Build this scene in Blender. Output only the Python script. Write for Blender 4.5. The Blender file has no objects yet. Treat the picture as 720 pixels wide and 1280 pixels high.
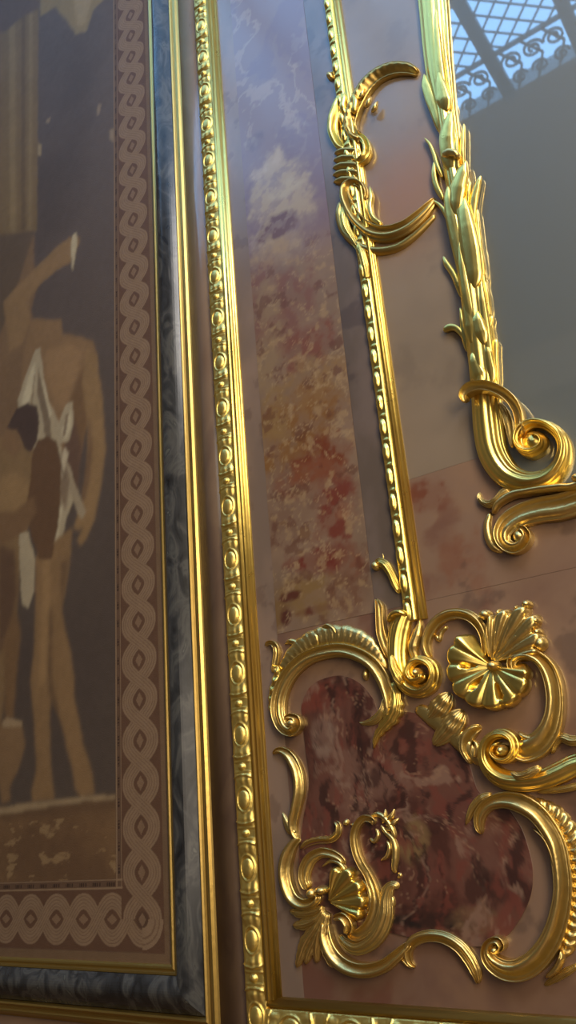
import bpy, bmesh, math, random
import numpy as np
from mathutils import Matrix, Vector

# ------------------------------------------------------------------ camera, light, exposure
sc = bpy.context.scene
COL = sc.collection
F = 1000.0
_u = np.array([-225., -2700., 1000.]); _u /= np.linalg.norm(_u)
_l = np.array([1560., -501., -1000.]); _l -= _u*(_l@_u); _l /= np.linalg.norm(_l)
_n = np.cross(_u, _l)
R = np.array([_l, _n, _u])
CD = 2*_n[2]
CAM = np.array([0., -CD, 1.6])
cam_d = bpy.data.cameras.new('camera'); cam = bpy.data.objects.new('camera', cam_d); COL.objects.link(cam)
rx = R@np.array([1, 0, 0]); up = R@np.array([0, -1, 0]); bk = R@np.array([0, 0, -1])
m = Matrix(((rx[0], up[0], bk[0], 0), (rx[1], up[1], bk[1], -CD), (rx[2], up[2], bk[2], 1.6), (0, 0, 0, 1)))
cam.matrix_world = m
cam_d.sensor_fit = 'VERTICAL'; cam_d.sensor_height = 36; cam_d.lens = 36*F/1280
cam_d.clip_start = .05; cam_d.clip_end = 60
sc.camera = cam
sc.view_settings.view_transform = 'Standard'; sc.view_settings.look = 'None'
sc.view_settings.exposure = 0.0; sc.view_settings.gamma = 1; sc.view_settings.use_curve_mapping = False
wd = bpy.data.worlds.new('world'); sc.world = wd; wd.use_nodes = True
wd.node_tree.nodes['Background'].inputs[0].default_value = (.5, .48, .45, 1)
wd.node_tree.nodes['Background'].inputs[1].default_value = .25

def area(name, loc, target, sx, sy, power, color):
    d = bpy.data.lights.new(name, 'AREA'); d.shape = 'RECTANGLE'; d.size = sx; d.size_y = sy
    d.energy = power; d.color = color
    o = bpy.data.objects.new(name, d); COL.objects.link(o); o.location = loc
    v = Vector(target)-Vector(loc); o.rotation_euler = v.to_track_quat('-Z', 'Y').to_euler()
    return o
area('warm_lamp_light', (1.9, -2.3, 2.9), (-.9, 0, 2.1), 1.0, 2.2, 105, (1, .80, .52))
area('hall_light', (1.2, -4.5, 1.9), (-.9, 0, 1.7), 2.4, 2.0, 36, (1, .84, .66))
area('overhead_fill_light', (1.4, -2.4, 5.6), (-1.0, 0, 3.2), 1.6, 1.6, 110, (1, .93, .86))  # added overhead fill with no visible source, whitens the gilding
SKY_H = 6.5

# ------------------------------------------------------------------ projection of pixels on planes parallel to the wall
def W(px, py, h=0.0):
    px = np.asarray(px, float); py = np.asarray(py, float)
    d = np.stack([px-360, py-640, np.full_like(px, F)], -1)@R.T
    t = (CD-h)/d[..., 1]
    return CAM + d*t[..., None]

def lin(hx):
    c = np.array([int(hx[i:i+2], 16)/255 for i in (0, 2, 4)])
    return np.where(c <= .04045, c/12.92, ((c+.055)/1.055)**2.4)

# ------------------------------------------------------------------ noise
def vnoise(x, y, seed):
    rs = np.random.RandomState(seed); L = rs.rand(256, 256)
    xi = np.floor(x).astype(int); yi = np.floor(y).astype(int)
    fx = x-xi; fy = y-yi; fx = fx*fx*(3-2*fx); fy = fy*fy*(3-2*fy)
    a = L[xi % 256, yi % 256]; b = L[(xi+1) % 256, yi % 256]
    c = L[xi % 256, (yi+1) % 256]; d = L[(xi+1) % 256, (yi+1) % 256]
    return (a*(1-fx)+b*fx)*(1-fy)+(c*(1-fx)+d*fx)*fy
def fbm(x, y, s, seed, o=5):
    v = 0; a = .5; t = 0
    for k in range(o):
        v = v+a*vnoise(x*s+17.3*k, y*s+5.1*k, seed+k); t += a; a *= .55; s *= 2.03
    return v/t
def sst(a, b, x):
    t = np.clip((x-a)/(b-a), 0, 1); return t*t*(3-2*t)
def mix(a, b, t):
    return a*(1-t[..., None])+b*t[..., None]

# ------------------------------------------------------------------ materials
def mat(name, color=(.5, .5, .5), rough=.5, metal=0, spec=.5, attr=False, bump=0, bscale=40, ior=None, rvar=0, coat=0):
    mt = bpy.data.materials.new(name); mt.use_nodes = True
    nt = mt.node_tree; b = nt.nodes['Principled BSDF']
    b.inputs['Base Color'].default_value = (*color, 1); b.inputs['Roughness'].default_value = rough
    b.inputs['Metallic'].default_value = metal; b.inputs['Specular IOR Level'].default_value = spec
    if ior: b.inputs['IOR'].default_value = ior
    if coat: b.inputs['Coat Weight'].default_value = coat; b.inputs['Coat Roughness'].default_value = .42; b.inputs['Coat IOR'].default_value = 1.7
    if attr:
        a = nt.nodes.new('ShaderNodeVertexColor'); a.layer_name = 'col'
        nt.links.new(a.outputs[0], b.inputs['Base Color'])
    tc = nt.nodes.new('ShaderNodeTexCoord')
    if bump:
        n = nt.nodes.new('ShaderNodeTexNoise'); n.inputs['Scale'].default_value = bscale; n.inputs['Detail'].default_value = 4
        nt.links.new(tc.outputs['Object'], n.inputs['Vector'])
        bp = nt.nodes.new('ShaderNodeBump'); bp.inputs['Strength'].default_value = bump; bp.inputs['Distance'].default_value = .01
        nt.links.new(n.outputs[0], bp.inputs['Height']); nt.links.new(bp.outputs[0], b.inputs['Normal'])
    if rvar:
        n = nt.nodes.new('ShaderNodeTexNoise'); n.inputs['Scale'].default_value = 25; n.inputs['Detail'].default_value = 5
        nt.links.new(tc.outputs['Object'], n.inputs['Vector'])
        mr = nt.nodes.new('ShaderNodeMapRange'); mr.inputs['To Min'].default_value = rough-rvar; mr.inputs['To Max'].default_value = rough+rvar
        nt.links.new(n.outputs[0], mr.inputs['Value']); nt.links.new(mr.outputs[0], b.inputs['Roughness'])
    return mt
def noise_mat(name, stops, scale, rough, detail=6, dist=.6, stretch=(1, 1, 1), spec=.5, bump=0):
    mt = mat(name, rough=rough, spec=spec); nt = mt.node_tree; b = nt.nodes['Principled BSDF']
    tc = nt.nodes.new('ShaderNodeTexCoord'); mp = nt.nodes.new('ShaderNodeMapping'); mp.inputs['Scale'].default_value = stretch
    n = nt.nodes.new('ShaderNodeTexNoise'); n.inputs['Scale'].default_value = scale; n.inputs['Detail'].default_value = detail
    n.inputs['Distortion'].default_value = dist
    r = nt.nodes.new('ShaderNodeValToRGB')
    while len(r.color_ramp.elements) < len(stops): r.color_ramp.elements.new(.5)
    for e, (p, c) in zip(r.color_ramp.elements, stops):
        e.position = p; e.color = (*lin(c), 1)
    nt.links.new(tc.outputs['Object'], mp.inputs[0]); nt.links.new(mp.outputs[0], n.inputs['Vector'])
    nt.links.new(n.outputs[0], r.inputs[0]); nt.links.new(r.outputs[0], b.inputs['Base Color'])
    return mt
GOLD = mat('gilding', (.70, .52, .19), .34, .95, rvar=.07, bump=.12, bscale=60)
GOLD_B = mat('burnished_gilding', (.86, .64, .17), .29, .97, rvar=.05, bump=.06, bscale=40)
GOLD_C = mat('soft_gilding', (.84, .64, .19), .42, .95, rvar=.05, bump=.1, bscale=80)
GOLD_D = mat('dull_gilding', (.52, .36, .11), .36, .95, rvar=.05, bump=.05, bscale=70)
STONE = noise_mat('grey_marble', [(.3, '1e1e20'), (.47, '333436'), (.58, '4a4a49'), (.66, '37393a'), (.76, '85847c'), (.82, '3c3f40')], 17, .2, dist=1.6, stretch=(1, 1, .5))
MARBLE = mat('polished_marble', rough=.19, attr=True, spec=.75, coat=.6)
PLAIN = noise_mat('strip_marble', [(.3, '6f5c50'), (.5, '7c6a5c'), (.62, '6b5a52'), (.75, '8a7766')], 6, .2, stretch=(1, 1, .4), spec=.75)
CLOTH = mat('woven_picture', rough=.62, attr=True, spec=.3, bump=.15, bscale=300)
WALLM = noise_mat('wall_marble', [(.3, '5f4c42'), (.5, '7a6353'), (.7, '8a7261')], 3, .3)
ROOMM = noise_mat('room_stone', [(.3, '6e6a60'), (.6, '8b867a')], 1.2, .7)
CEILM = mat('ceiling_plaster', (.32, .32, .31), .8)
FLOORM = noise_mat('parquet', [(.3, '4a3220'), (.6, '6d4c30')], 5, .35, stretch=(1, 8, 1))
IRON = mat('dark_iron', (.06, .055, .05), .5)

# ------------------------------------------------------------------ objects
LAST = {}; SUBS = []
def obj(name, V, Fc, mt, parent=None, smooth=True, col=None, fix=True):
    if name in ('volute_eye', 'leaf_tip', 'shell_heart', 'scroll_ball') and parent is not None and parent.name in LAST: parent = LAST[parent.name]
    V = np.asarray(V, float)
    if parent is not None: V = V-np.array(parent['_l'])
    me = bpy.data.meshes.new(name)
    me.from_pydata([tuple(v) for v in V.tolist()], [], [tuple(f) for f in Fc])
    if fix:
        bm = bmesh.new(); bm.from_mesh(me); bmesh.ops.recalc_face_normals(bm, faces=bm.faces); bm.to_mesh(me); bm.free()
    if smooth: me.polygons.foreach_set('use_smooth', [True]*len(me.polygons))
    if col is not None:
        a = me.color_attributes.new('col', 'FLOAT_COLOR', 'POINT')
        c = np.ones((len(V), 4), np.float32); c[:, :3] = col; a.data.foreach_set('color', c.ravel())
    me.materials.append(mt)
    o = bpy.data.objects.new(name, me); COL.objects.link(o)
    if parent is not None:
        o.parent = parent; o['_l'] = list(parent['_l'])
        if parent.type == 'EMPTY': LAST[parent.name] = o
        SUBS.append(o)
    return o
THINGS = []
def thing(name, label, cat, loc, group=None):
    o = bpy.data.objects.new(name, None); COL.objects.link(o); o.location = tuple(loc); o.empty_display_size = .05
    o['_l'] = [float(v) for v in loc]
    o['label'] = label; o['category'] = cat
    if group: o['group'] = group
    THINGS.append(o); return o
def structure(o): o['kind'] = 'structure'; return o
def box(x0, x1, y0, y1, z0, z1):
    V = [(x, y, z) for x in (x0, x1) for y in (y0, y1) for z in (z0, z1)]
    return V, [(0, 1, 3, 2), (4, 6, 7, 5), (0, 4, 5, 1), (2, 3, 7, 6), (0, 2, 6, 4), (1, 5, 7, 3)]
def boxes(lst):
    V = []; Fc = []
    for b in lst:
        v, f = box(*b); n = len(V); V += v; Fc += [tuple(i+n for i in q) for q in f]
    return V, Fc

def gridfaces(nu, nv, off=0):
    i = np.arange(nu-1)[:, None]*nv+np.arange(nv-1)[None]+off
    return np.stack([i, i+nv, i+nv+1, i+1], -1).reshape(-1, 4).tolist()

def slab(name, x0, x1, z0, z1, h, fn, mt, parent=None, res=.004, t=.012, inside=None):
    xs = np.arange(x0, x1+res*.5, res); zs = np.arange(z0, z1+res*.5, res)
    xs = np.linspace(x0, x1, len(xs)); zs = np.linspace(z0, z1, len(zs))
    X, Z = np.meshgrid(xs, zs, indexing='ij'); c = fn(X, Z)
    if mt is MARBLE: c = c*np.array([.74, .78, .77])
    V = np.stack([X, np.full_like(X, -h), Z], -1).reshape(-1, 3); nu, nv = X.shape
    Fc = gridfaces(nu, nv)
    if inside is not None:                       # cut to a curved outline, warped onto the outline by radial scaling
        pass
    n = len(V)
    bx, bf = box(x0, x1, -h+.0002, -h+t, z0, z1)
    V = np.concatenate([V, np.array(bx)]); Fc += [tuple(i+n for i in q) for q in bf]
    cc = np.concatenate([c.reshape(-1, 3), np.repeat(c.reshape(-1, 3).mean(0)[None], 8, 0)])
    return obj(name, V, Fc, mt, parent, smooth=False, col=cc, fix=False)

def strip(name, prof, axis, s0, s1, mt, parent=None, ds=None, cut0=None, cut1=None, hf=None):
    """prof: list of (a, h): a across position (x for axis z, z for axis x), h height off the wall. mitre: cut slopes"""
    P = np.array(prof, float)
    ns = 2 if ds is None else int((s1-s0)/ds)+1
    S = np.linspace(s0, s1, ns)
    A = np.repeat(P[:, 0][:, None], ns, 1); H = np.repeat(P[:, 1][:, None], ns, 1); SS = np.repeat(S[None], len(P), 0)
    if cut0 is not None: SS = SS+(1-(SS-s0)/(s1-s0))*cut0(A)
    if hf is not None: H = hf(A, SS, H)
    if axis == 'z': V = np.stack([A, -H, SS], -1)
    else: V = np.stack([SS, -H, A], -1)
    nu, nv = A.shape; Fc = gridfaces(nu, nv); V = V.reshape(-1, 3)
    Fc.append(tuple(i*nv for i in range(nu))[::-1]); Fc.append(tuple(i*nv+nv-1 for i in range(nu)))
    Fc.append((0, nv-1, (nu-1)*nv+nv-1, (nu-1)*nv)) if ns == 2 else None
    return obj(name, V, Fc, mt, parent)

# ------------------------------------------------------------------ carved work
PR = {
 'round': [(-1, 0), (-.96, .35), (-.85, .6), (-.6, .84), (-.3, .96), (0, 1), (.3, .96), (.6, .84), (.85, .6), (.96, .35), (1, 0)],
 'cs': [(-1, 0), (-.97, .55), (-.88, .78), (-.76, .72), (-.66, .42), (-.5, .38), (-.3, .5), (-.05, .78), (.2, .97), (.42, 1), (.62, .88), (.72, .66), (.8, .62), (.9, .7), (.97, .4), (1, 0)],
 'cc': [(-1, 0), (-.97, .7), (-.86, 1), (-.74, .92), (-.62, .6), (-.35, .42), (0, .36), (.35, .42), (.62, .6), (.74, .92), (.86, 1), (.97, .7), (1, 0)],
 'leaf': [(-1, 0), (-.97, .5), (-.86, .62), (-.7, .5), (-.52, .68), (-.38, .84), (-.25, .74), (-.12, .82), (0, 1), (.12, .82), (.25, .74), (.38, .84), (.52, .68), (.7, .5), (.86, .62), (.97, .5), (1, 0)],
 'blade': [(-1, 0), (-.95, .5), (-.75, .8), (-.4, .97), (-.1, 1), (.12, .72), (.35, .8), (.65, .66), (.93, .4), (1, 0)],
 'petal': [(-1, 0), (-.96, .5), (-.7, .85), (-.2, 1), (.1, .98), (.5, .88), (.9, .55), (1, 0)],
 'trunk': [(-1, 0), (-.98, .3), (-.9, .55), (-.78, .62), (-.7, .55), (-.55, .8), (-.35, .9), (-.28, .84), (-.1, .98), (.12, 1), (.25, .95), (.32, .86), (.5, .84), (.66, .7), (.74, .56), (.86, .55), (.94, .4), (1, 0)],
}
def crom(P, step):
    P = np.array(P, float); Q = np.vstack([2*P[0]-P[1], P, 2*P[-1]-P[-2]]); out = []
    for i in range(1, len(Q)-2):
        L = np.hypot(*(Q[i+1]-Q[i])[:2]); n = max(2, int(math.ceil(L/step)))
        for k in range(n):
            t = k/n; a, b, c, d = Q[i-1], Q[i], Q[i+1], Q[i+2]
            p = .5*((2*b)+(-a+c)*t+(2*a-5*b+4*c-d)*t*t+(-a+3*b-3*c+d)*t**3)
            p[2:] = b[2:]*(1-t)+c[2:]*t
            out.append(p)
    out.append(P[-1]); return np.array(out)
def vol(cx, cy, r0, r1, a0, turns, w0, w1, h0, h1, n=9):
    """spiral points in the picture; angles in degrees, y down, positive turns = clockwise on screen"""
    k = max(4, int(abs(turns)*n)); out = []
    for i in range(k+1):
        t = i/k; r = r0+(r1-r0)*t; a = math.radians(a0)+t*turns*2*math.pi
        out.append((cx+r*math.cos(a), cy+r*math.sin(a), w0+(w1-w0)*t, h0+(h1-h0)*t))
    return out
def sweep(name, path, parent, prof='round', b=0.0, mt=None, flip=False, flute=None, scal=None, twist=None, step=2.2, taper=(1, 1), under=.004, side=0):
    """path points (px, py, half width px, height mm)"""
    P = crom([(p[0], p[1], p[2], p[3]) for p in path], step)
    hh = P[:, 3]/1000.; w = np.maximum(P[:, 2], .35).copy()
    T = np.gradient(P[:, :2], axis=0); Ln = np.maximum(np.hypot(T[:, 0], T[:, 1]), 1e-6); T = T/Ln[:, None]
    s = np.concatenate([[0], np.cumsum(np.hypot(*np.diff(P[:, :2], axis=0).T))]); tot = s[-1]
    if taper[0]: k = np.clip(s/(taper[0]*6), 0, 1); w *= np.sqrt(1-(1-k)**2)*.97+.03; hh = hh*(np.sqrt(1-(1-k)**2)*.8+.2)
    if taper[1]: k = np.clip((tot-s)/(taper[1]*6), 0, 1); w *= np.sqrt(1-(1-k)**2)*.97+.03; hh = hh*(np.sqrt(1-(1-k)**2)*.8+.2)
    N = np.stack([-T[:, 1], T[:, 0]], -1)
    m = b+hh*.5
    C = np.array([W(P[i, 0], P[i, 1], m[i]) for i in range(len(P))])
    A = np.array([(W(P[i, 0]+w[i]*N[i, 0], P[i, 1]+w[i]*N[i, 1], m[i])-W(P[i, 0]-w[i]*N[i, 0], P[i, 1]-w[i]*N[i, 1], m[i]))/2 for i in range(len(P))])
    pr = np.array(PR[prof]); U = pr[:, 0]; Hh = pr[:, 1]
    if flip: U = -U[::-1]; Hh = Hh[::-1]
    # denser profile
    Ud = np.linspace(-1, 1, 25); Ud = np.sign(Ud)*(1-(1-np.abs(Ud))**1.25); Hd = np.interp(Ud, U, Hh)
    UU = np.repeat(Ud[None], len(P), 0); HH = np.repeat(Hd[None], len(P), 0)*hh[:, None]
    if flute:
        per, amp = flute; ph = s[:, None]/per*2*math.pi + (np.abs(UU)*2.2)
        HH = HH*(1+amp*np.cos(ph)*(1-np.abs(UU)**4))
    if twist:
        per, amp = twist; ph = s[:, None]/per*2*math.pi+UU*2.6; HH = HH*(1+amp*np.cos(ph))
    if scal:
        per, amp, sd = scal; e = np.abs(np.sin(s/per*math.pi))[:, None]**.6
        f = 1-amp*(1-e); msk = (UU*sd > 0) if sd else np.ones_like(UU, bool)
        UU = np.where(msk, UU*f, UU)
    V = C[:, None, :]+A[:, None, :]*UU[..., None]
    V[..., 1] = -(b+HH)
    lo = C[:, None, :]+A[:, None, :]*(UU[:, ::-1][:, 1:-1:4]*.96)[..., None]; lo[..., 1] = -(b-under if b > under+.001 else -.002)
    V = np.concatenate([V, lo], 1); nu, nv = V.shape[:2]
    i = np.arange(nu-1)[:, None]*nv; j = np.arange(nv)[None]; j2 = (j+1) % nv
    Fc = np.stack([i+j, i+nv+j, i+nv+j2, i+j2], -1).reshape(-1, 4).tolist()
    Fc.append(list(range(nv))[::-1]); Fc.append([(nu-1)*nv+k for k in range(nv)])
    return obj(name, V.reshape(-1, 3), Fc, mt or GOLD, parent)
def knob(name, px, py, rxp, ryp, h, parent, b=0, mt=None):
    m = b+h*.5; ang = np.linspace(0, 2*math.pi, 20, endpoint=False); V = []; rings = 7
    for k in range(rings):
        e = k/(rings-1)*math.pi/2; r = math.cos(e)
        for a in ang:
            p = W(px+rxp*r*math.cos(a), py+ryp*r*math.sin(a), m); V.append((p[0], -(b+h*math.sin(e)), p[2]))
    p = W(px, py, m); 
    Fc = []
    for k in range(rings-1):
        for a in range(20): Fc.append((k*20+a, k*20+(a+1) % 20, (k+1)*20+(a+1) % 20, (k+1)*20+a))
    Fc.append(tuple(range((rings-1)*20, rings*20)))
    n = len(V)
    for a in ang:
        p = W(px+rxp*.9*math.cos(a), py+ryp*.9*math.sin(a), m); V.append((p[0], -(b-.004) if b > .006 else .002, p[2]))
    for a in range(20): Fc.append((a, (a+1) % 20, n+(a+1) % 20, n+a))
    Fc.append(tuple(range(n, n+20)))
    return obj(name, V, Fc, mt or GOLD, parent)
def fan(name, cx, cy, outline, lobes, h, parent, b=0, amp=.3, slots=(), mt=None, curl=.5, full=False, rim=.07):
    """outline: list of (angle deg, radius px), angles increasing"""
    A = np.array(outline, float); th = np.linspace(A[0, 0], A[-1, 0], lobes*9+1)
    k = np.arange(len(A)); Rr = np.interp(th, A[:, 0], A[:, 1]); ph = (th-A[0, 0])/(A[-1, 0]-A[0, 0])*lobes
    lob = np.abs(np.sin(ph*math.pi))
    Rr = Rr*(1-rim+rim*lob**.7*1.2)
    rr = np.linspace(.06, 1, 22); V = []; m = b+h*.5
    for i, t in enumerate(th):
        for r in rr:
            p = W(cx+Rr[i]*r*math.cos(math.radians(t)), cy+Rr[i]*r*math.sin(math.radians(t)), m)
            base = (.35+.65*math.sin(min(1, r)**1.1*math.pi*.62))*(1 if r < .93 else math.sqrt(max(0, 1-((r-.93)/.07)**2))*.8+.1)
            rib = 1-amp*(1-lob[i]**.8)*min(1, r*2.2)-amp*.25*(math.cos(ph[i]*math.pi*4)*.5+.5)*min(1, r*1.5)
            e = min(ph[i], lobes-ph[i])/lobes*len(th)/9 if not full else 9
            eh = min(1, .15+e*1.4) if not full else 1
            z = h*base*rib*eh
            for (sa, sr, sw, sl) in slots:
                q = ((t-sa)/sw)**2+((r-sr)/sl)**2
                if q < 1: z = z*min(1, .12+q*.5)
            V.append((p[0], -(b+z), p[2]))
    nu, nv = len(th), len(rr); Fc = gridfaces(nu, nv); n = nu*nv
    for i, t in enumerate(th):
        for r in (.06, .97):
            p = W(cx+Rr[i]*r*math.cos(math.radians(t)), cy+Rr[i]*r*math.sin(math.radians(t)), m)
            V.append((p[0], -(b-.003) if b > .005 else .002, p[2]))
    for i in range(nu-1):
        Fc.append((n+i*2, n+i*2+1, n+i*2+3, n+i*2+2)); Fc.append((i*nv+nv-1, (i+1)*nv+nv-1, n+i*2+3, n+i*2+1))
        Fc.append((i*nv, n+i*2, n+i*2+2, (i+1)*nv))
    Fc.append([i for i in range(nv)]+[n+1, n]); Fc.append([(nu-1)*nv+i for i in range(nv)]+[n+(nu-1)*2+1, n+(nu-1)*2])
    return obj(name, V, Fc, mt or GOLD, parent)

# ------------------------------------------------------------------ the room
structure(obj('floor', *box(-5, 4, -7, 0, -.1, 0), FLOORM, smooth=False))
structure(obj('wall_back', *box(-5, 4, .001, .2, 0, SKY_H), WALLM, smooth=False))
structure(obj('wall_front', *box(-5, 4, -7.2, -7, 0, SKY_H), ROOMM, smooth=False))
structure(obj('wall_left', *box(-5.2, -5, -7, 0, 0, SKY_H), ROOMM, smooth=False))
structure(obj('wall_right', *box(4, 4.2, -7, 0, 0, SKY_H), ROOMM, smooth=False))
SX0, SX1, SY0, SY1 = -3.75, 1.8, -3.36, -.5
structure(obj('ceiling', *boxes([(-5, SX0, -7, 0, SKY_H, SKY_H+.15), (SX1, 4, -7, 0, SKY_H, SKY_H+.15),
    (SX0, SX1, -7, SY0, SKY_H, SKY_H+.15), (SX0, SX1, SY1, 0, SKY_H, SKY_H+.15)]), CEILM, smooth=False))
SKYM = bpy.data.materials.new('blue_sky_glass'); SKYM.use_nodes = True
_b = SKYM.node_tree.nodes['Principled BSDF']; _b.inputs['Base Color'].default_value = (.1, .12, .15, 1)
_b.inputs['Emission Color'].default_value = (.25, .55, 1, 1); _b.inputs['Emission Strength'].default_value = 3.9
structure(obj('window_1', *box(SX0, SX1, SY0, SY1, SKY_H+.13, SKY_H+.15), SKYM, smooth=False))
# lighter stone panel on the far wall, seen in the mirror
t = thing('wall_panel', 'pale raised stone panel on the far wall, seen dimly in the mirror', 'panel', (-.9, -7, 5.8))
obj('panel_face', *box(-2.35, .6, -7.0, -6.95, 5.83, 6.44), mat('pale_stone', (.75, .76, .62), .7), t, smooth=False)
obj('panel_rim', *boxes([(-2.42, .67, -7.0, -6.92, 6.44, 6.5), (-2.42, .67, -7.0, -6.92, 5.77, 5.83), (-2.42, -2.35, -7.0, -6.92, 5.83, 6.44), (.6, .67, -7.0, -6.92, 5.83, 6.44)]), ROOMM, t, smooth=False)

# ------------------------------------------------------------------ the iron grille below the skylight
gr = thing('skylight_grille', 'dark wrought-iron skylight grille of lattice and scrolls, reflected at the mirror top', 'grille', (-.4, -1.9, SKY_H-.02))
GZ = SKY_H-.03
def bars(segs, r, z=GZ):
    V = []; Fc = []
    for (a, b_) in segs:
        a = np.array(a, float); b_ = np.array(b_, float); d = b_-a; L = np.hypot(*d)
        if L < 1e-6: continue
        nn = np.array([-d[1], d[0]])/L*r; n = len(V)
        for zz in (z-r, z+r):
            for q in (a-nn, a+nn, b_+nn, b_-nn): V.append((q[0], q[1], zz))
        Fc += [(n, n+1, n+2, n+3), (n+4, n+7, n+6, n+5), (n, n+4, n+5, n+1), (n+1, n+5, n+6, n+2), (n+2, n+6, n+7, n+3), (n+3, n+7, n+4, n)]
    return V, Fc
def spir(cx, cy, r, turns, a0, n=22):
    out = []
    for i in range(n+1):
        k = i/n; a = a0+k*turns*2*math.pi; rr_ = r*(1-.75*k); out.append((cx+rr_*math.cos(a), cy+rr_*math.sin(a)))
    return out
MX = [-3.71, -3.16, -2.61, -2.06, -1.51, -.96, -.41, .14, .69, 1.24, 1.79]
for x in MX: obj('mullion', *box(x-.045, x+.045, SY0, SY1, SKY_H-.04, SKY_H+.02), IRON, gr, smooth=False)
YR = -2.93
obj('cross_rail', *box(SX0, SX1, YR-.012, YR+.012, SKY_H-.045, SKY_H-.015), IRON, gr, smooth=False)
for k in range(len(MX)-1):
    x0, x1 = MX[k]+.045, MX[k+1]-.045; segs = []; y0, y1 = YR, SY1; sp = .15
    for c in np.arange(-6, 6, sp):
        for sg in (1, -1):      # y = sg*x + c
            pts = []
            for x in (x0, x1):
                y = sg*(x-x0)+c+0
                pts.append((x, y))
            (xa, ya), (xb, yb) = pts
            if ya > yb: xa, ya, xb, yb = xb, yb, xa, ya
            if yb <= y0 or ya >= y1: continue
            if ya < y0: xa = xa+(xb-xa)*(y0-ya)/(yb-ya); ya = y0
            if yb > y1: xb = xa+(xb-xa)*(y1-ya)/(yb-ya); yb = y1
            segs.append(((xa, ya), (xb, yb)))
    obj('lattice', *bars(segs, .0055), IRON, gr, smooth=False)
    segs = []
    for j in range(3):
        cx = x0+(x1-x0)*(j+.5)/3
        for (cy, r, a0, tn) in ((YR-.13, .075, 0, 1.7), (YR-.30, .06, math.pi, -1.5)):
            q = spir(cx, cy, r, tn*(1 if j % 2 else -1), a0 if j % 2 else a0+math.pi)
            segs += list(zip(q[:-1], q[1:]))
        segs += [((cx-.06, YR), (cx+.05, YR-.2)), ((cx+.05, YR-.2), (cx-.05, SY0+.02))]
    obj('scroll', *bars(segs, .0075), IRON, gr, smooth=False)

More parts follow.
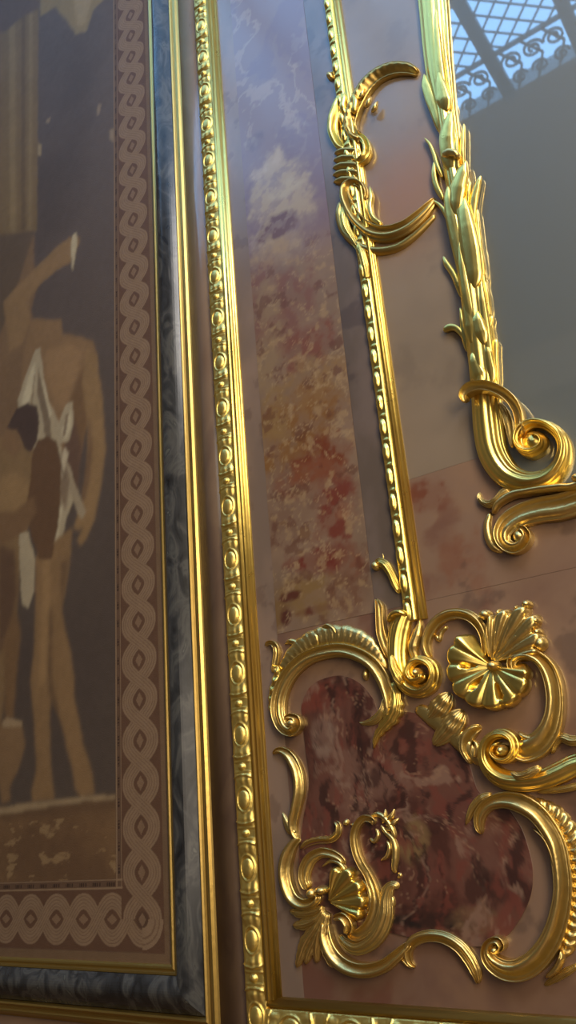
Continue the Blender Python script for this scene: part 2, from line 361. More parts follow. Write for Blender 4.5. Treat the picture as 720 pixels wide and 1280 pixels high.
# ------------------------------------------------------------------ colours of the picture
def inpoly(X, Z, P):
    P = np.asarray(P); x, z = P[:, 0], P[:, 1]; ins = np.zeros(X.shape, bool); j = len(P)-1
    for i in range(len(P)):
        c = ((z[i] > Z) != (z[j] > Z))
        with np.errstate(divide='ignore', invalid='ignore'):
            xx = (x[j]-x[i])*(Z-z[i])/(z[j]-z[i])+x[i]
        ins ^= c & (X < xx); j = i
    return ins
def blur(a, k=1):
    for _ in range(k):
        for ax in (0, 1):
            p = np.pad(a, [(1, 1) if q == ax else (0, 0) for q in range(a.ndim)], mode='edge')
            s1 = [slice(None)]*a.ndim; s2 = list(s1); s3 = list(s1)
            s1[ax] = slice(0, -2); s2[ax] = slice(1, -1); s3[ax] = slice(2, None)
            a = p[tuple(s1)]*.25+p[tuple(s2)]*.5+p[tuple(s3)]*.25
    return a
FIG = [  # flat painted shapes: outline points in the photograph, colour, softness
 ('6e5a3f', [(-60, -80), (50, -80), (48, 290), (0, 300), (-60, 310)], 2),
 ('7b6749', [(12, -80), (20, -80), (22, 290), (14, 290)], 2), ('5f4d38', [(28, -80), (33, -80), (33, 290), (28, 290)], 2),
 ('7a6648', [(38, -80), (43, -80), (41, 290), (37, 290)], 2),
 ('59493a', [(-60, 300), (0, 295), (44, 290), (40, 350), (10, 420), (12, 560), (-60, 560)], 3),
 ('7c6a4b', [(50, -80), (140, -80), (132, 0), (118, 14), (110, 40), (96, 45), (84, 26), (70, 10), (52, 22)], 2),
 ('5a4a40', [(0, -80), (52, -80), (50, 12), (30, 22), (6, 42), (-20, 40)], 4),
 ('8b795a', [(92, -6), (118, -6), (108, 30), (98, 34)], 3),
 ('8a7758', [(49, 180), (53, 182), (53, 196), (48, 194)], 1), ('7e6c59', [(60, 150), (65, 148), (63, 155), (59, 154)], 1),
 ('7e6c59', [(124, 130), (128, 132), (125, 146), (122, 144)], 1), ('7e6c59', [(138, 164), (145, 162), (145, 180), (139, 176)], 1),
 # standing man with raised arm
 ('705840', [(44, 292), (10, 400), (0, 420), (-10, 560), (30, 560), (60, 440), (40, 390), (50, 350), (44, 330)], 3),
 ('7d6345', [(8, 398), (6, 378), (20, 362), (48, 334), (72, 310), (88, 298), (100, 298), (102, 304), (94, 318), (90, 330), (76, 336), (52, 356), (36, 378), (40, 402), (30, 430), (14, 440)], 2),
 ('a5977b', [(92, 296), (97, 291), (98, 304), (95, 326), (93, 342), (91, 330), (90, 308)], 1),
 ('7a6044', [(42, 400), (78, 400), (80, 418), (104, 422), (118, 428), (123, 446), (118, 480), (112, 520), (104, 560), (96, 600), (88, 640), (60, 640), (40, 600), (34, 520), (28, 470), (34, 430)], 2),
 ('85694a', [(56, 440), (90, 430), (104, 440), (98, 470), (84, 510), (70, 500), (60, 470)], 5),
 ('6a5138', [(100, 470), (116, 450), (118, 500), (104, 560), (88, 590), (80, 540), (90, 500)], 4),
 ('5c4638', [(82, 540), (94, 520), (104, 560), (98, 620), (84, 600)], 3),
 ('806646', [(110, 436), (122, 444), (130, 500), (134, 560), (128, 610), (120, 650), (110, 674), (102, 684), (98, 676), (106, 660), (100, 664), (94, 660), (104, 630), (112, 590), (112, 540), (104, 480)], 2),
 ('6b533c', [(114, 520), (118, 560), (114, 600), (106, 632), (104, 618), (110, 580)], 2),
 # drapery
 ('9a8c72', [(46, 438), (52, 436), (56, 470), (62, 500), (76, 528), (84, 506), (92, 502), (94, 530), (88, 552), (76, 556), (92, 590), (96, 620), (84, 650), (80, 680), (68, 700), (60, 690), (50, 600), (40, 560), (26, 520), (24, 500), (34, 470)], 1),
 ('6f5f4c', [(50, 460), (56, 490), (64, 520), (66, 548), (60, 556), (54, 520), (48, 490)], 1),
 ('b2a588', [(38, 470), (46, 452), (44, 490), (34, 508), (28, 506)], 2), ('b2a588', [(78, 540), (90, 512), (92, 532), (84, 550)], 2),
 ('75634f', [(80, 560), (90, 600), (84, 640), (76, 620)], 2), ('ab9d83', [(82, 560), (88, 566), (80, 600), (76, 590)], 1),
 ('8f8068', [(92, 596), (102, 620), (110, 640), (104, 650), (94, 630), (88, 612)], 1),
 ('7d6d57', [(44, 470), (46, 468), (42, 520), (38, 530)], 1), ('b5a88c', [(54, 470), (57, 480), (66, 520), (64, 524)], 1), ('6c5c4a', [(70, 560), (74, 562), (84, 600), (82, 604)], 1),
 ('b0a386', [(66, 560), (69, 560), (76, 610), (72, 640), (70, 600)], 1), ('6c5c4a', [(56, 600), (60, 604), (66, 650), (62, 660)], 1), ('b0a386', [(74, 640), (80, 632), (74, 680), (68, 690)], 1), ('75634f', [(84, 520), (88, 516), (84, 544), (80, 548)], 1),
 # legs
 ('7a6042', [(46, 700), (50, 690), (92, 660), (90, 700), (80, 760), (84, 790), (92, 820), (96, 880), (106, 930), (118, 970), (120, 994), (104, 998), (96, 988), (92, 960), (78, 900), (66, 870), (64, 900), (66, 950), (70, 1000), (42, 1004), (42, 990), (48, 960), (44, 900), (40, 850), (46, 800)], 2),
 ('886c4a', [(56, 700), (66, 700), (64, 800), (60, 850), (50, 860), (52, 800)], 4),
 ('5e4935', [(64, 760), (68, 760), (66, 850), (76, 890), (72, 890), (62, 860)], 3),
 ('66503a', [(78, 700), (88, 700), (80, 760), (78, 740)], 3),
 # second man, seen from behind
 ('786042', [(-60, 545), (0, 548), (18, 540), (44, 560), (50, 590), (44, 640), (30, 680), (26, 720), (24, 760), (14, 800), (10, 860), (4, 900), (0, 960), (-60, 960)], 3),
 ('866b49', [(0, 600), (20, 590), (40, 610), (36, 640), (20, 660), (0, 660)], 6),
 ('5a4433', [(0, 680), (20, 690), (24, 740), (14, 800), (0, 820)], 5),
 ('463730', [(10, 536), (22, 512), (36, 504), (48, 508), (51, 530), (48, 552), (40, 566), (32, 560), (26, 546), (20, 540)], 1),
 ('745a40', [(6, 540), (22, 538), (30, 560), (20, 572), (4, 560)], 2),
 ('5b432f', [(42, 566), (50, 550), (60, 546), (72, 552), (78, 580), (78, 620), (74, 660), (66, 700), (50, 700), (42, 670), (34, 640), (40, 600)], 1),
 ('6f553b', [(-40, 640), (20, 640), (44, 620), (48, 640), (30, 670), (-40, 700)], 3),
 ('9a8c72', [(26, 668), (38, 664), (46, 700), (44, 740), (38, 760), (30, 756), (26, 710)], 1),
 ('6b5238', [(6, 800), (22, 760), (28, 790), (22, 860), (18, 900), (8, 900)], 3),
 # urn
 ('745b40', [(0, 908), (8, 900), (30, 906), (34, 930), (26, 960), (14, 984), (16, 1002), (4, 1004), (2, 980), (-10, 960), (-16, 930)], 2),
 ('8d785c', [(4, 904), (10, 898), (30, 902), (30, 908), (6, 910)], 1),
 # ground
 ('5c4632', [(-60, 1014), (0, 1010), (60, 1006), (147, 994), (147, 1012), (-60, 1030)], 2),
 ('8a765a', [(-60, 1014), (0, 1009), (60, 1001), (100, 996), (147, 993), (147, 997), (90, 1004), (50, 1010), (20, 1016), (-60, 1024)], 1),
]
FIGC = (-1.654, 1.467)
def picture(X, Z):
    base = mix(lin('4c4139'), lin('594d47'), sst(1.6, 4.6, Z)); base = mix(base, lin('463b35'), sst(.35, .75, fbm(X, Z, 2.5, 3))*.6)
    gy = W(60, 1006)[2]
    gb = mix(lin('6a5138'), lin('5c4531'), sst(.3, .7, fbm(X, Z, 7, 9)))
    base = np.where((Z < gy-.01)[..., None], gb, base)
    fl = sst(.60, .68, fbm(X*1., Z*2.2, 14, 21))*(Z < gy-.04)*.5
    base = mix(base, lin('947b58'), fl)
    dx = .004*(fbm(X, Z, 25, 5)-.5)*2
    for hx, P, sf in FIG:
        Q = np.array([W(p[0], p[1])[[0, 2]] for p in P])
        x0, x1 = Q[:, 0].min()-.04, Q[:, 0].max()+.04; z0, z1 = Q[:, 1].min()-.04, Q[:, 1].max()+.04
        i0, i1 = np.searchsorted(X[:, 0], [x0, x1]); j0, j1 = np.searchsorted(Z[0], [z0, z1])
        if i1 <= i0 or j1 <= j0: continue
        mk = inpoly(X[i0:i1, j0:j1]+dx[i0:i1, j0:j1], Z[i0:i1, j0:j1]+dx[i0:i1, j0:j1], Q).astype(float)
        mk = blur(mk, sf*2)
        sub = base[i0:i1, j0:j1]; c = lin(hx)*(.9+.2*fbm(X[i0:i1, j0:j1], Z[i0:i1, j0:j1], 12, 31))[..., None]
        base[i0:i1, j0:j1] = sub*(1-mk[..., None])+c*mk[..., None]
    return base*(.93+.14*fbm(X, Z, 60, 77, 2))[..., None]
GS = .1055
def guil(u, s):
    """u across (-1..1 over the ribbon width), s along, eye centres at s=0,GS,..; returns tone 0 dark,1 light, eye mask"""
    ph = s/GS*math.pi                   # strands cross at half periods
    a = .60
    y1 = a*np.sin(ph+0)*-1; y2 = -y1
    hw = .43
    d1 = (u-y1)/hw; d2 = (u-y2)/hw
    # perpendicular-ish correction for slope
    sl = np.sqrt(1+(a*np.cos(ph)*math.pi*.074/GS)**2); d1 = d1/1*1; d1 = d1/ sl**-0 ; d1 = (u-y1)/(hw*(.72+.28*sl)); d2 = (u-y2)/(hw*(.72+.28*sl))
    def st(d):
        l = np.abs(((d*2.0) % 1)-.5)*2      # lines along the strand
        return np.where(np.abs(d) < 1, 1-.62*sst(.72, .95, l)-.25*sst(.85, 1, np.abs(d)), 0)
    return d1, d2, st(d1), st(d2)
def border(X, Z, vertical=True):
    cx, zc = -1.5625, 1.374
    bg = lin('573f30'); lt = lin('7c6651')
    if vertical: u = (X-cx)/.07; s = Z-zc
    else: u = (Z-zc)/.065; s = X-cx
    # strands: each runs with period 2*GS
    s = s+GS*0.5-GS*.5
    ph = s/GS*math.pi
    y1 = .645*np.sin(ph+math.pi/2); y2 = -y1
    dy = -.57*np.cos(ph+math.pi/2+math.pi/2)*0+.57*np.cos(ph+math.pi/2)*math.pi*.07/GS
    k = np.sqrt(1+dy**2); hw = .30
    d1 = (u-y1)/(hw*k); d2 = (u-y2)/(hw*k)
    def st(d):
        q = np.abs(d); l = np.minimum(np.minimum(np.abs(q-.22), np.abs(q-.62)), 9)
        return 1-.55*(1-sst(.03, .10, l))-.5*sst(.86, 1, q)
    sgn = 1 if vertical else -1
    over1 = (dy*sgn < 0)
    i1 = np.abs(d1) < 1; i2 = np.abs(d2) < 1
    t = np.where(i1 & (over1 | ~i2), st(d1), np.where(i2, st(d2), 0.0))
    sh = np.where(i1 & i2, 0, np.where(np.minimum(np.abs(d1), np.abs(d2)) < 1.12, .0, 0))
    c = mix(bg, lt, t)
    # the eye: light diamond-shaped flower
    se = (s/GS+.0) % 1; se = np.where(se > .5, se-1, se)*GS/.07
    q = (np.abs(se)*1.0)**.75+(np.abs(u))**.75*1.15
    free = ~(i1 | i2)
    c = np.where((free & (np.abs(u)/.19+np.abs(se)/.27 < 1))[..., None], lin('735c48'), c)
    return c
def picborder(X, Z):
    c = np.zeros(X.shape+(3,)); c[:] = lin('5b4637')
    xi, zi = FIGC
    vert = (X > -1.634) & (X < -1.491) & (Z > 1.374-.0)
    hor = (Z > 1.304) & (Z < 1.444) & (X < -1.5625)
    cv = border(X, Z, True); ch = border(X, Z, False)
    c = np.where(hor[..., None], ch, c); c = np.where(vert[..., None], cv, c)
    cor = (X > -1.5625) & (X < -1.49) & (Z < 1.374) & (Z > 1.302)
    rr_ = np.hypot((X+1.5625)/.07, (Z-1.374)/.066)
    tt = np.where((rr_ < 1.0) & (rr_ > .28), 1-.5*((np.abs(rr_-.62) < .04) | (np.abs(rr_-.82) < .03)), 0)
    c = np.where(cor[..., None], mix(lin('573f30'), lin('7c6651'), tt.astype(float)), c)
    eye = (np.hypot((X+1.5625)/.07, (Z-1.374)/.066) < .28)
    c = np.where(eye[..., None], lin('4f3a2d'), c); dm = (np.abs(X+1.5625)/.013+np.abs(Z-1.374)/.016) < 1
    c = np.where(dm[..., None], lin('715b48'), c)
    # inner key line with dashes
    key = ((X > xi) & (X < xi+.022) & (Z > zi-.022)) | ((Z < zi) & (Z > zi-.022) & (X < xi+.022))
    c = np.where(key[..., None], lin('5a4536'), c)
    lnm = ((np.abs(X-(xi+.003)) < .0022) | (np.abs(X-(xi+.021)) < .0018)) & (Z > zi-.024)
    lnm |= ((np.abs(Z-(zi-.002)) < .0018) | (np.abs(Z-(zi-.021)) < .0025)) & (X < xi+.024)
    c = np.where(lnm[..., None], lin('7c6650'), c)
    dv = (np.abs(X-(xi+.012)) < .004) & (((Z/.0527) % 1) < .45) & (((Z/.0088) % 1) < .7) & (Z > zi-.01)
    dh = (np.abs(Z-(zi-.012)) < .005) & (((X/.0527) % 1) < .55) & (((X/.0088) % 1) < .7) & (X < xi+.01)
    c = np.where((dv | dh)[..., None], lin('38281f'), c)
    out = X > -1.49
    c = np.where((out | (Z < 1.302))[..., None], lin('66513d'), c)
    return c*(.92+.16*fbm(X, Z, 70, 177, 2))[..., None]

# ------------------------------------------------------------------ marble colour fields
def blobs(c, X, Z, lst, seed, rough=.35, sharp=.12):
    for k, (px, py, rx_, ry_, hx, st_) in enumerate(lst):
        p = W(px, py); a = W(px+rx_, py); b_ = W(px, py+ry_)
        ex = max(abs(a[0]-p[0]), .004); ez = max(abs(b_[2]-p[2]), .004)
        q = np.sqrt(((X-p[0])/ex)**2+((Z-p[2])/ez)**2)
        q = q+(fbm(X, Z, 16, seed+k*3, 6)-.5)*4.4*rough+(fbm(X, Z, 70, seed+k*3+9, 4)-.5)*1.2*rough
        tex = .55+.9*sst(.38, .62, fbm(X, Z, 34, seed+k*3+31, 5))
        c = mix(c, lin(hx), (1-sst(1-sharp*3, 1+sharp*3, q))*np.clip(st_*tex, 0, 1))
    return c
def breccia(X, Z):
    w1 = fbm(X, Z, 5, 401)-.5; w2 = fbm(X, Z, 5, 402)-.5
    n = fbm(X+w1*.25, Z+w2*.25, 7, 41, 6); v = np.abs(fbm(X+w1*.3, Z+w2*.3, 6, 55, 6)-.5)
    c = mix(lin('7f6655'), lin('8b6f5c'), sst(.35, .65, n))
    up = sst(2.95, 3.15, Z)
    c = mix(c, lin('83696b'), up*.9)
    c = mix(c, lin('a08a80'), up*(1-sst(.012, .05, v))*.7)
    c = mix(c, lin('735866'), up*sst(.52, .62, fbm(X+w2*.3, Z+w1*.3, 6, 61))*.6)
    c = blobs(c, X, Z, [(350, 250, 36, 62, 'a58f76', .85), (333, 205, 22, 16, 'b19c86', .8), (358, 236, 24, 10, 'ad9a80', .9), (345, 285, 22, 14, '6b4844', .8),
        (325, 190, 24, 24, '82686a', .7), (320, 178, 9, 9, '6d5459', .6), (340, 318, 26, 14, 'a08568', .7),
        (350, 380, 45, 55, '7c5347', .8), (340, 400, 18, 50, '8c7058', .8), (330, 470, 22, 40, '8d7258', .7), (395, 480, 40, 40, '8e6c48', .75),
        (385, 430, 30, 25, '7b4a3c', .7), (370, 540, 55, 50, '83592f', .85), (345, 520, 22, 30, '8d6c45', .7), (400, 570, 36, 30, '74391f', .8), (385, 600, 50, 25, '80482f', .75),
        (360, 640, 34, 48, '7d5f4e', .9), (420, 650, 26, 50, '75382a', .85), (400, 700, 42, 18, '702f22', .85), (430, 640, 12, 10, '94654a', .6), (440, 700, 20, 20, '7c4a36', .6),
        (390, 745, 40, 25, '856640', .85), (345, 760, 22, 35, '7b5c3a', .7), (365, 745, 14, 6, '5a2e20', .8), (357, 770, 6, 10, '562c20', .8), (435, 740, 22, 26, '76523f', .7), (400, 762, 28, 5, '663524', .6)], 700)
    fine = fbm(X+w1*.1, Z+w2*.1, 38, 91, 5)
    lo = 1-up
    c = mix(c, lin('a58663'), lo*sst(.6, .72, fine)*.55); c = mix(c, lin('5c2c1c'), lo*sst(.60, .7, fbm(X, Z, 26, 97, 5))*.55)
    vv = np.abs(fbm(X+w1*.2, Z+w2*.2, 14, 133, 5)-.5); c = mix(c, lin('b09472'), (1-sst(.004, .014, vv))*.45*lo)
    return c
def pale(X, Z):
    n = fbm(X, Z*.5, 6, 203, 5); c = mix(lin('806a5e'), lin('94796a'), sst(.35, .65, n))
    c = mix(c, lin('5a4038'), sst(.66, .72, fbm(X, Z, 20, 207, 4))*.35); return c
def shaded_strip(X, Z):  # brown strip marble; the rail's shadow and reflection are painted into its tone
    n = fbm(X, Z*.6, 8, 213, 5); c = mix(lin('64544b'), lin('73615a'), sst(.35, .65, n))
    c = mix(c, lin('4b3c3a'), sst(.6, .7, fbm(X, Z, 12, 217, 4))*.6); return c
def field_up(X, Z):
    n = fbm(X, Z, 2.5, 223, 5); c = mix(lin('82705f'), lin('8e7a68'), sst(.35, .65, n))
    c = mix(c, lin('9c6f58'), (1-sst(0, .22, np.hypot((X+.60)/1, (Z-3.03)/1.3)))*.7)  # warm patch painted in where the bluish sky reflection is blocked
    return mix(c, lin('6d5d50'), sst(.58, .75, fbm(X, Z, 9, 229, 5))*.35)
def field_low(X, Z):
    w1 = fbm(X, Z, 3, 301)-.5
    n = fbm(X+w1*.3, Z+w1*.2, 3.5, 233, 6); c = mix(lin('76574a'), lin('8a6c5a'), sst(.36, .62, n))
    c = mix(c, lin('6c4034'), sst(.56, .68, fbm(X+w1*.2, Z, 5, 239, 6))*.6)
    c = mix(c, lin('99755a'), sst(.60, .72, fbm(X, Z, 4, 241, 6))*.35)
    c = blobs(c, X, Z, [(530, 625, 26, 24, '77432f', .7), (575, 700, 30, 40, '804d36', .4)], 760)
    return mix(c, lin('55413a'), sst(.62, .72, fbm(X, Z, 13, 247, 5))*.5)
def redm(X, Z):
    w1 = fbm(X, Z, 6, 501)-.5; w2 = fbm(X, Z, 6, 502)-.5
    n = fbm(X*1.6+w1*.3, Z*.7+w2*.3, 9, 251, 6)
    c = mix(lin('4e261c'), lin('6a3d30'), sst(.38, .6, n))
    c = mix(c, lin('7d5647'), sst(.55, .66, fbm(X+w2*.25, Z+w1*.1, 9, 257, 6))*.75)
    c = mix(c, lin('371812'), sst(.58, .68, fbm(X, Z, 12, 263, 6))*.7)
    c = blobs(c, X, Z, [(405, 925, 15, 26, '86695a', .85), (400, 870, 30, 20, '7a3322', .6), (520, 1040, 18, 34, '7d5f38', .85), (545, 1090, 22, 26, '6b3a2e', .6), (640, 1090, 24, 55, '5a2a20', .9),
        (610, 1060, 20, 40, '6d4438', .7), (535, 1150, 42, 9, '241815', .95), (600, 1150, 30, 18, '7b5b3c', .7), (580, 1010, 30, 20, '66352b', .6)], 800, .4)
    st1 = fbm(X*2.2+w2*.3, Z*.9+w1*.3, 22, 281, 6); c = mix(c, lin('763426'), sst(.53, .64, st1)*.6*(1-sst(1.7, 1.9, Z)*.4))
    c = mix(c, lin('2e1410'), sst(.56, .66, fbm(X*2.4+w1*.4, Z*.8+w2*.3, 18, 291, 6))*.75)
    c = mix(c, lin('8c6a58'), sst(.6, .7, fbm(X*1.5+w1*.5, Z+w2*.4, 15, 299, 6))*.7)
    vv = np.abs(fbm(X+w1*.25, Z+w2*.25, 13, 271, 5)-.5); c = mix(c, lin('9b7358'), (1-sst(.003, .013, vv))*.5)
    return c

# ------------------------------------------------------------------ wall marble slabs
g = 'polished marble slabs lining the wall'
def mslab(label, x0, x1, z0, z1, h, fn, name='marble_slab'):
    o = slab(name, x0, x1, z0, z1, h, fn, MARBLE, t=h+.004); o['label'] = label; o['category'] = 'marble slab'; o['group'] = g; return o
mslab('narrow pale pink marble strip running just right of the carved gilt moulding', -1.16, -1.1005, 1.215, 4.6, .003, pale)
mslab('tall mottled red, ochre and lilac marble slab left of the thin gilt rail', -1.1, -.8285, 1.9935, 4.6, .0035, breccia)
mslab('brown marble strip with painted rail shade, between mottled red slab and gilt rail', -.828, -.7205, 1.9935, 4.6, .003, shaded_strip)
mslab('greyish beige marble slab between thin gilt rail and mirror, above the seam', -.72, .45, 2.276, 4.6, .003, field_up)
mslab('brownish pink marble slab below the seam, around the lower gilt scrollwork', -1.1, .45, 1.215, 1.993, .003, field_low)
mslab('reddish marble slab between the seam and the big shell scroll, under the mirror', -.72, .45, 1.9935, 2.2755, .0032, field_low)
# red inlay with a curved outline
RO = [(380, 905), (379, 880), (390, 858), (408, 848), (430, 845), (452, 855), (468, 875), (478, 898), (500, 890), (530, 895), (560, 920), (585, 950), (600, 990), (628, 1003), (650, 1030), (662, 1062), (667, 1090), (664, 1120), (650, 1150), (632, 1172), (610, 1182), (560, 1180), (510, 1170), (470, 1160), (430, 1150), (392, 1120), (376, 1080), (380, 1030), (388, 980), (384, 940)]
RQ = crom([(W(a, b_)[0]*400, W(a, b_)[2]*400, 0, 0) for a, b_ in RO+[RO[0]]], 3)[:-1, :2]/400
def inlay(name, RQ, h, fn):
    cx, cz = RQ.mean(0); n = len(RQ); k = 60; T = np.linspace(0, 1, k)
    X = cx+(RQ[:, 0][:, None]-cx)*T[None]; Z = cz+(RQ[:, 1][:, None]-cz)*T[None]
    X2 = np.vstack([X, X[:1]]); Z2 = np.vstack([Z, Z[:1]])
    V = np.stack([X2, np.full_like(X2, -h), Z2], -1).reshape(-1, 3); c = fn(X2, Z2).reshape(-1, 3); c = (c*.84+.16*c.mean(-1, keepdims=True))*np.array([.80, .80, .78])
    Fc = gridfaces(n+1, k); m_ = len(V)
    E = np.stack([RQ[:, 0], np.full(n, .002), RQ[:, 1]], -1); V = np.vstack([V, E]); c = np.vstack([c, np.repeat(lin('4c2219')[None], n, 0)])
    for i in range(n): Fc.append((i*k+k-1, (i+1)*k+k-1, m_+(i+1) % n, m_+i))
    return obj(name, V, Fc, MARBLE, None, smooth=False, col=c, fix=True)
o = inlay('marble_inlay', RQ, .0055, redm)
o['label'] = 'dark red veined marble inlay with curved outline inside the lower gilt scrollwork'; o['category'] = 'marble inlay'

# plain strip between the picture and the carved moulding
o = strip('marble_strip', [(-1.33, -.002), (-1.33, .004), (-1.24, .004), (-1.24, -.002)], 'z', 1.0, 5.2, PLAIN)
o['label'] = 'flat brown-grey marble strip between framed picture and carved gilt moulding'; o['category'] = 'marble strip'

# ------------------------------------------------------------------ the framed picture
pic = thing('framed_picture', 'large framed picture of standing bare figures in a polished grey marble frame', 'picture', (-2.0, 0, 1.14))
XL = -2.95; ZT = 5.75
slab('painted_scene', XL+.2, FIGC[0], FIGC[1], ZT-.2, .006, picture, CLOTH, pic, res=.0045, t=.008)
def bslab(x0, x1, z0, z1): return slab('guilloche_border', x0, x1, z0, z1, .006, picborder, CLOTH, pic, res=.0023, t=.008)
bslab(FIGC[0], -1.452, 1.268, ZT-.2); bslab(XL+.2, FIGC[0], 1.268, FIGC[1])
def frame_side(name, prof_out, mt):
    """prof_out: (distance outward from the opening, h). opening right edge x=-1.465, bottom z=1.281"""
    X0, Z0 = -1.466, 1.281
    P = np.array(prof_out)
    V = []; Fc = []
    # path: left-bottom -> corner -> top right
    st_ = [lambda d: (XL, Z0-d), lambda d: (X0+d, Z0-d), lambda d: (X0+d, ZT)]
    for f in st_:
        for d, h in P:
            x, z = f(d); V.append((x, -h, z))
    nv = len(P)
    for i in range(2):
        for j in range(nv-1): Fc.append((i*nv+j, (i+1)*nv+j, (i+1)*nv+j+1, i*nv+j+1))
    Fc.append(tuple(range(nv))); Fc.append(tuple(2*nv+j for j in range(nv)))
    o = obj(name, V, Fc, mt, pic, smooth=False); 
    return o
frame_side('gilt_fillet', [(0, .002), (0, .010), (.004, .014), (.008, .0145), (.012, .012), (.014, .012), (.0165, .016), (.021, .016), (.022, .002)], GOLD_D)
ar = []
for i in range(15):
    a = i/14; ar.append((.022+.077*a, .010+.026*math.sin(math.pi*(.06+.94*a)**.85)))
frame_side('marble_frame', [(.022, -.002)]+[(.022, .009)]+ar+[(.0995, -.002)], STONE)
frame_side('gilt_moulding', [(.1005, -.002), (.1005, .010), (.104, .016), (.108, .018), (.112, .015), (.115, .010), (.119, .0095), (.124, .014), (.129, .013), (.134, .007), (.138, .005), (.139, -.002)], GOLD_D)

# ------------------------------------------------------------------ carved gilt moulding beside the picture
PER = .145
def carve(A, S, a0, a1):
    """height in metres over the band; A across from a0 to a1"""
    u = (A-a0)/(a1-a0)*2-1; s = ((S-2.497)/PER) % 1; s = np.where(s > .5, s-1, s); v = s*PER/((a1-a0)/2)   # v in half widths, oval centre at 0
    base = .012+.012*np.clip(1-u**2, 0, 1)**.4
    r = np.hypot(u/.58, v/.78)
    h = base+.011*np.sqrt(np.clip(1-r**2, 0, 1))
    h += .006*np.exp(-((r-1.22)/.13)**2)-.005*np.exp(-((r-1.03)/.06)**2)
    for c0, dr in ((1.55, 1), (-1.5, -1)):                      # leaf bells either side
        q = (v-c0)*dr; e = np.clip(1-np.abs(q)/.62, 0, 1); wd_ = .78+.25*np.clip(q+.5, 0, 1)
        h += .009*e**.6*np.clip(1-(np.abs(u)/wd_)**3, 0, 1)*(1+.25*np.cos(u*9))
        h += .007*np.exp(-((q-.42+.25*u*u)/.07)**2)
    v2 = np.where(v > 0, v-PER/(a1-a0), v+PER/(a1-a0))
    r2 = np.hypot(u/.36, v2/.3); h += .013*np.sqrt(np.clip(1-r2**2, 0, 1))
    h += .006*np.exp(-((np.abs(v2)-.42)/.06)**2)*np.clip(1-u**4, 0, 1)
    return h
def carved_band(name, axis, a0, a1, s0, s1, parent):
    us = np.linspace(0, 1, 34); S = np.arange(s0, s1, .0022)
    A, SS = np.meshgrid(a0+(a1-a0)*us, S, indexing='ij')
    H = carve(A, SS, a0, a1)
    H = .012+(H-.012)*.62+(fbm(A, SS, 90, 900, 3)-.5)*.0012; H = np.where(H > 0, H, 0)
    H[0] = -.002; H[-1] = -.002
    k = 1e-4; A[1] = A[0]+k; A[-2] = A[-1]-k
    V = np.stack([A, -H, SS], -1) if axis == 'z' else np.stack([SS, -H, A], -1)
    return obj(name, V.reshape(-1, 3), gridfaces(*A.shape), GOLD_C, parent)
mo = thing('carved_gilt_moulding', 'bright gilt moulding carved with ovals and leaves, framing the marble to right of picture', 'moulding', (-1.2, 0, 1.1))
carved_band('carved_band', 'z', -1.245, -1.190, 1.0, 4.7, mo)
carved_band('carved_band', 'x', 1.208, 1.150, -1.193, .5, mo)
strip('fillet', [(-1.1895, -.002), (-1.1895, .012), (-1.188, .013), (-1.187, .024), (-1.182, .0265), (-1.177, .024), (-1.1755, .019), (-1.172, .0205), (-1.168, .019), (-1.1665, .012), (-1.162, .0085), (-1.157, .0075), (-1.156, -.002)], 'z', 1.225, 4.7, GOLD_B, mo)
strip('fillet', [(1.2085, -.002), (1.2085, .010), (1.212, .016), (1.217, .017), (1.221, .013), (1.226, .012), (1.229, .006), (1.230, -.002)], 'x', -1.19, .5, GOLD_D, mo)
# corner leaf block
V_, F_ = [], []

# ------------------------------------------------------------------ thin gilt rail
def rail_h(A, SS, H):
    a0 = -.757; u = (A-a0)/.030; s = ((SS-2.483)/.0633) % 1; s = np.where(s > .5, s-1, s)
    bead = .008*np.clip(1-((u-.30)/.36)**2-(s/.34)**2, 0, 1)**.7+.005*np.exp(-((s-.44)/.06)**2)*np.clip(1-((u-.4)/.4)**2, 0, 1)
    tw = .0025*np.exp(-((u-.8)/.10)**2)
    return np.where((A > a0+.001) & (A < a0+.032), H+bead+tw, H)
rl = thing('gilt_rail', 'thin straight gilt rail with leafy beads down one edge, left of the mirror', 'rail', (-.74, 0, 1.95))
pf = [(-.757, -.002)]+[(-.7565+.0315*i/14, .010+.005*math.sin(math.pi*i/14)) for i in range(15)]
strip('beaded_edge', pf+[(-.7245, -.002)], 'z', 1.955, 4.7, GOLD_B, rl, ds=.003, hf=rail_h)
strip('fillet', [(-.7242, -.002), (-.7242, .014), (-.721, .020), (-.717, .021), (-.713, .018), (-.7115, .011), (-.708, .012), (-.705, .009), (-.704, -.002)], 'z', 1.955, 4.7, GOLD_B, rl)

# ------------------------------------------------------------------ mirror
mi = thing('gilt_framed_mirror', 'tall dim mirror in a leafy carved gilt frame, reflecting a blue skylight', 'mirror', (-.1, 0, 2.2))
GL = mat('old_mirror_glass', (.10, .115, .118), .025, 0, 1, ior=2.1, coat=.9)
def glass_outline():
    L = [(548, -60), (556, 60), (562, 120), (572, 200), (584, 300), (598, 420), (612, 520), (630, 580), (650, 606), (720, 606)]
    Q = [W(a, b_)[[0, 2]] for a, b_ in L]; return Q+[np.array([.5, Q[-1][1]]), np.array([.5, Q[0][1]+.2]), np.array([Q[0][0], Q[0][1]+.2])]
Q = glass_outline(); n = len(Q)
V_ = [(q[0], -.0075, q[1]) for q in Q]+[(q[0], -.0045, q[1]) for q in Q]
obj('glass', V_, [tuple(range(n)), tuple(range(n, 2*n))[::-1]]+[(i, (i+1) % n, n+(i+1) % n, n+i) for i in range(n)], GL, mi, smooth=False)

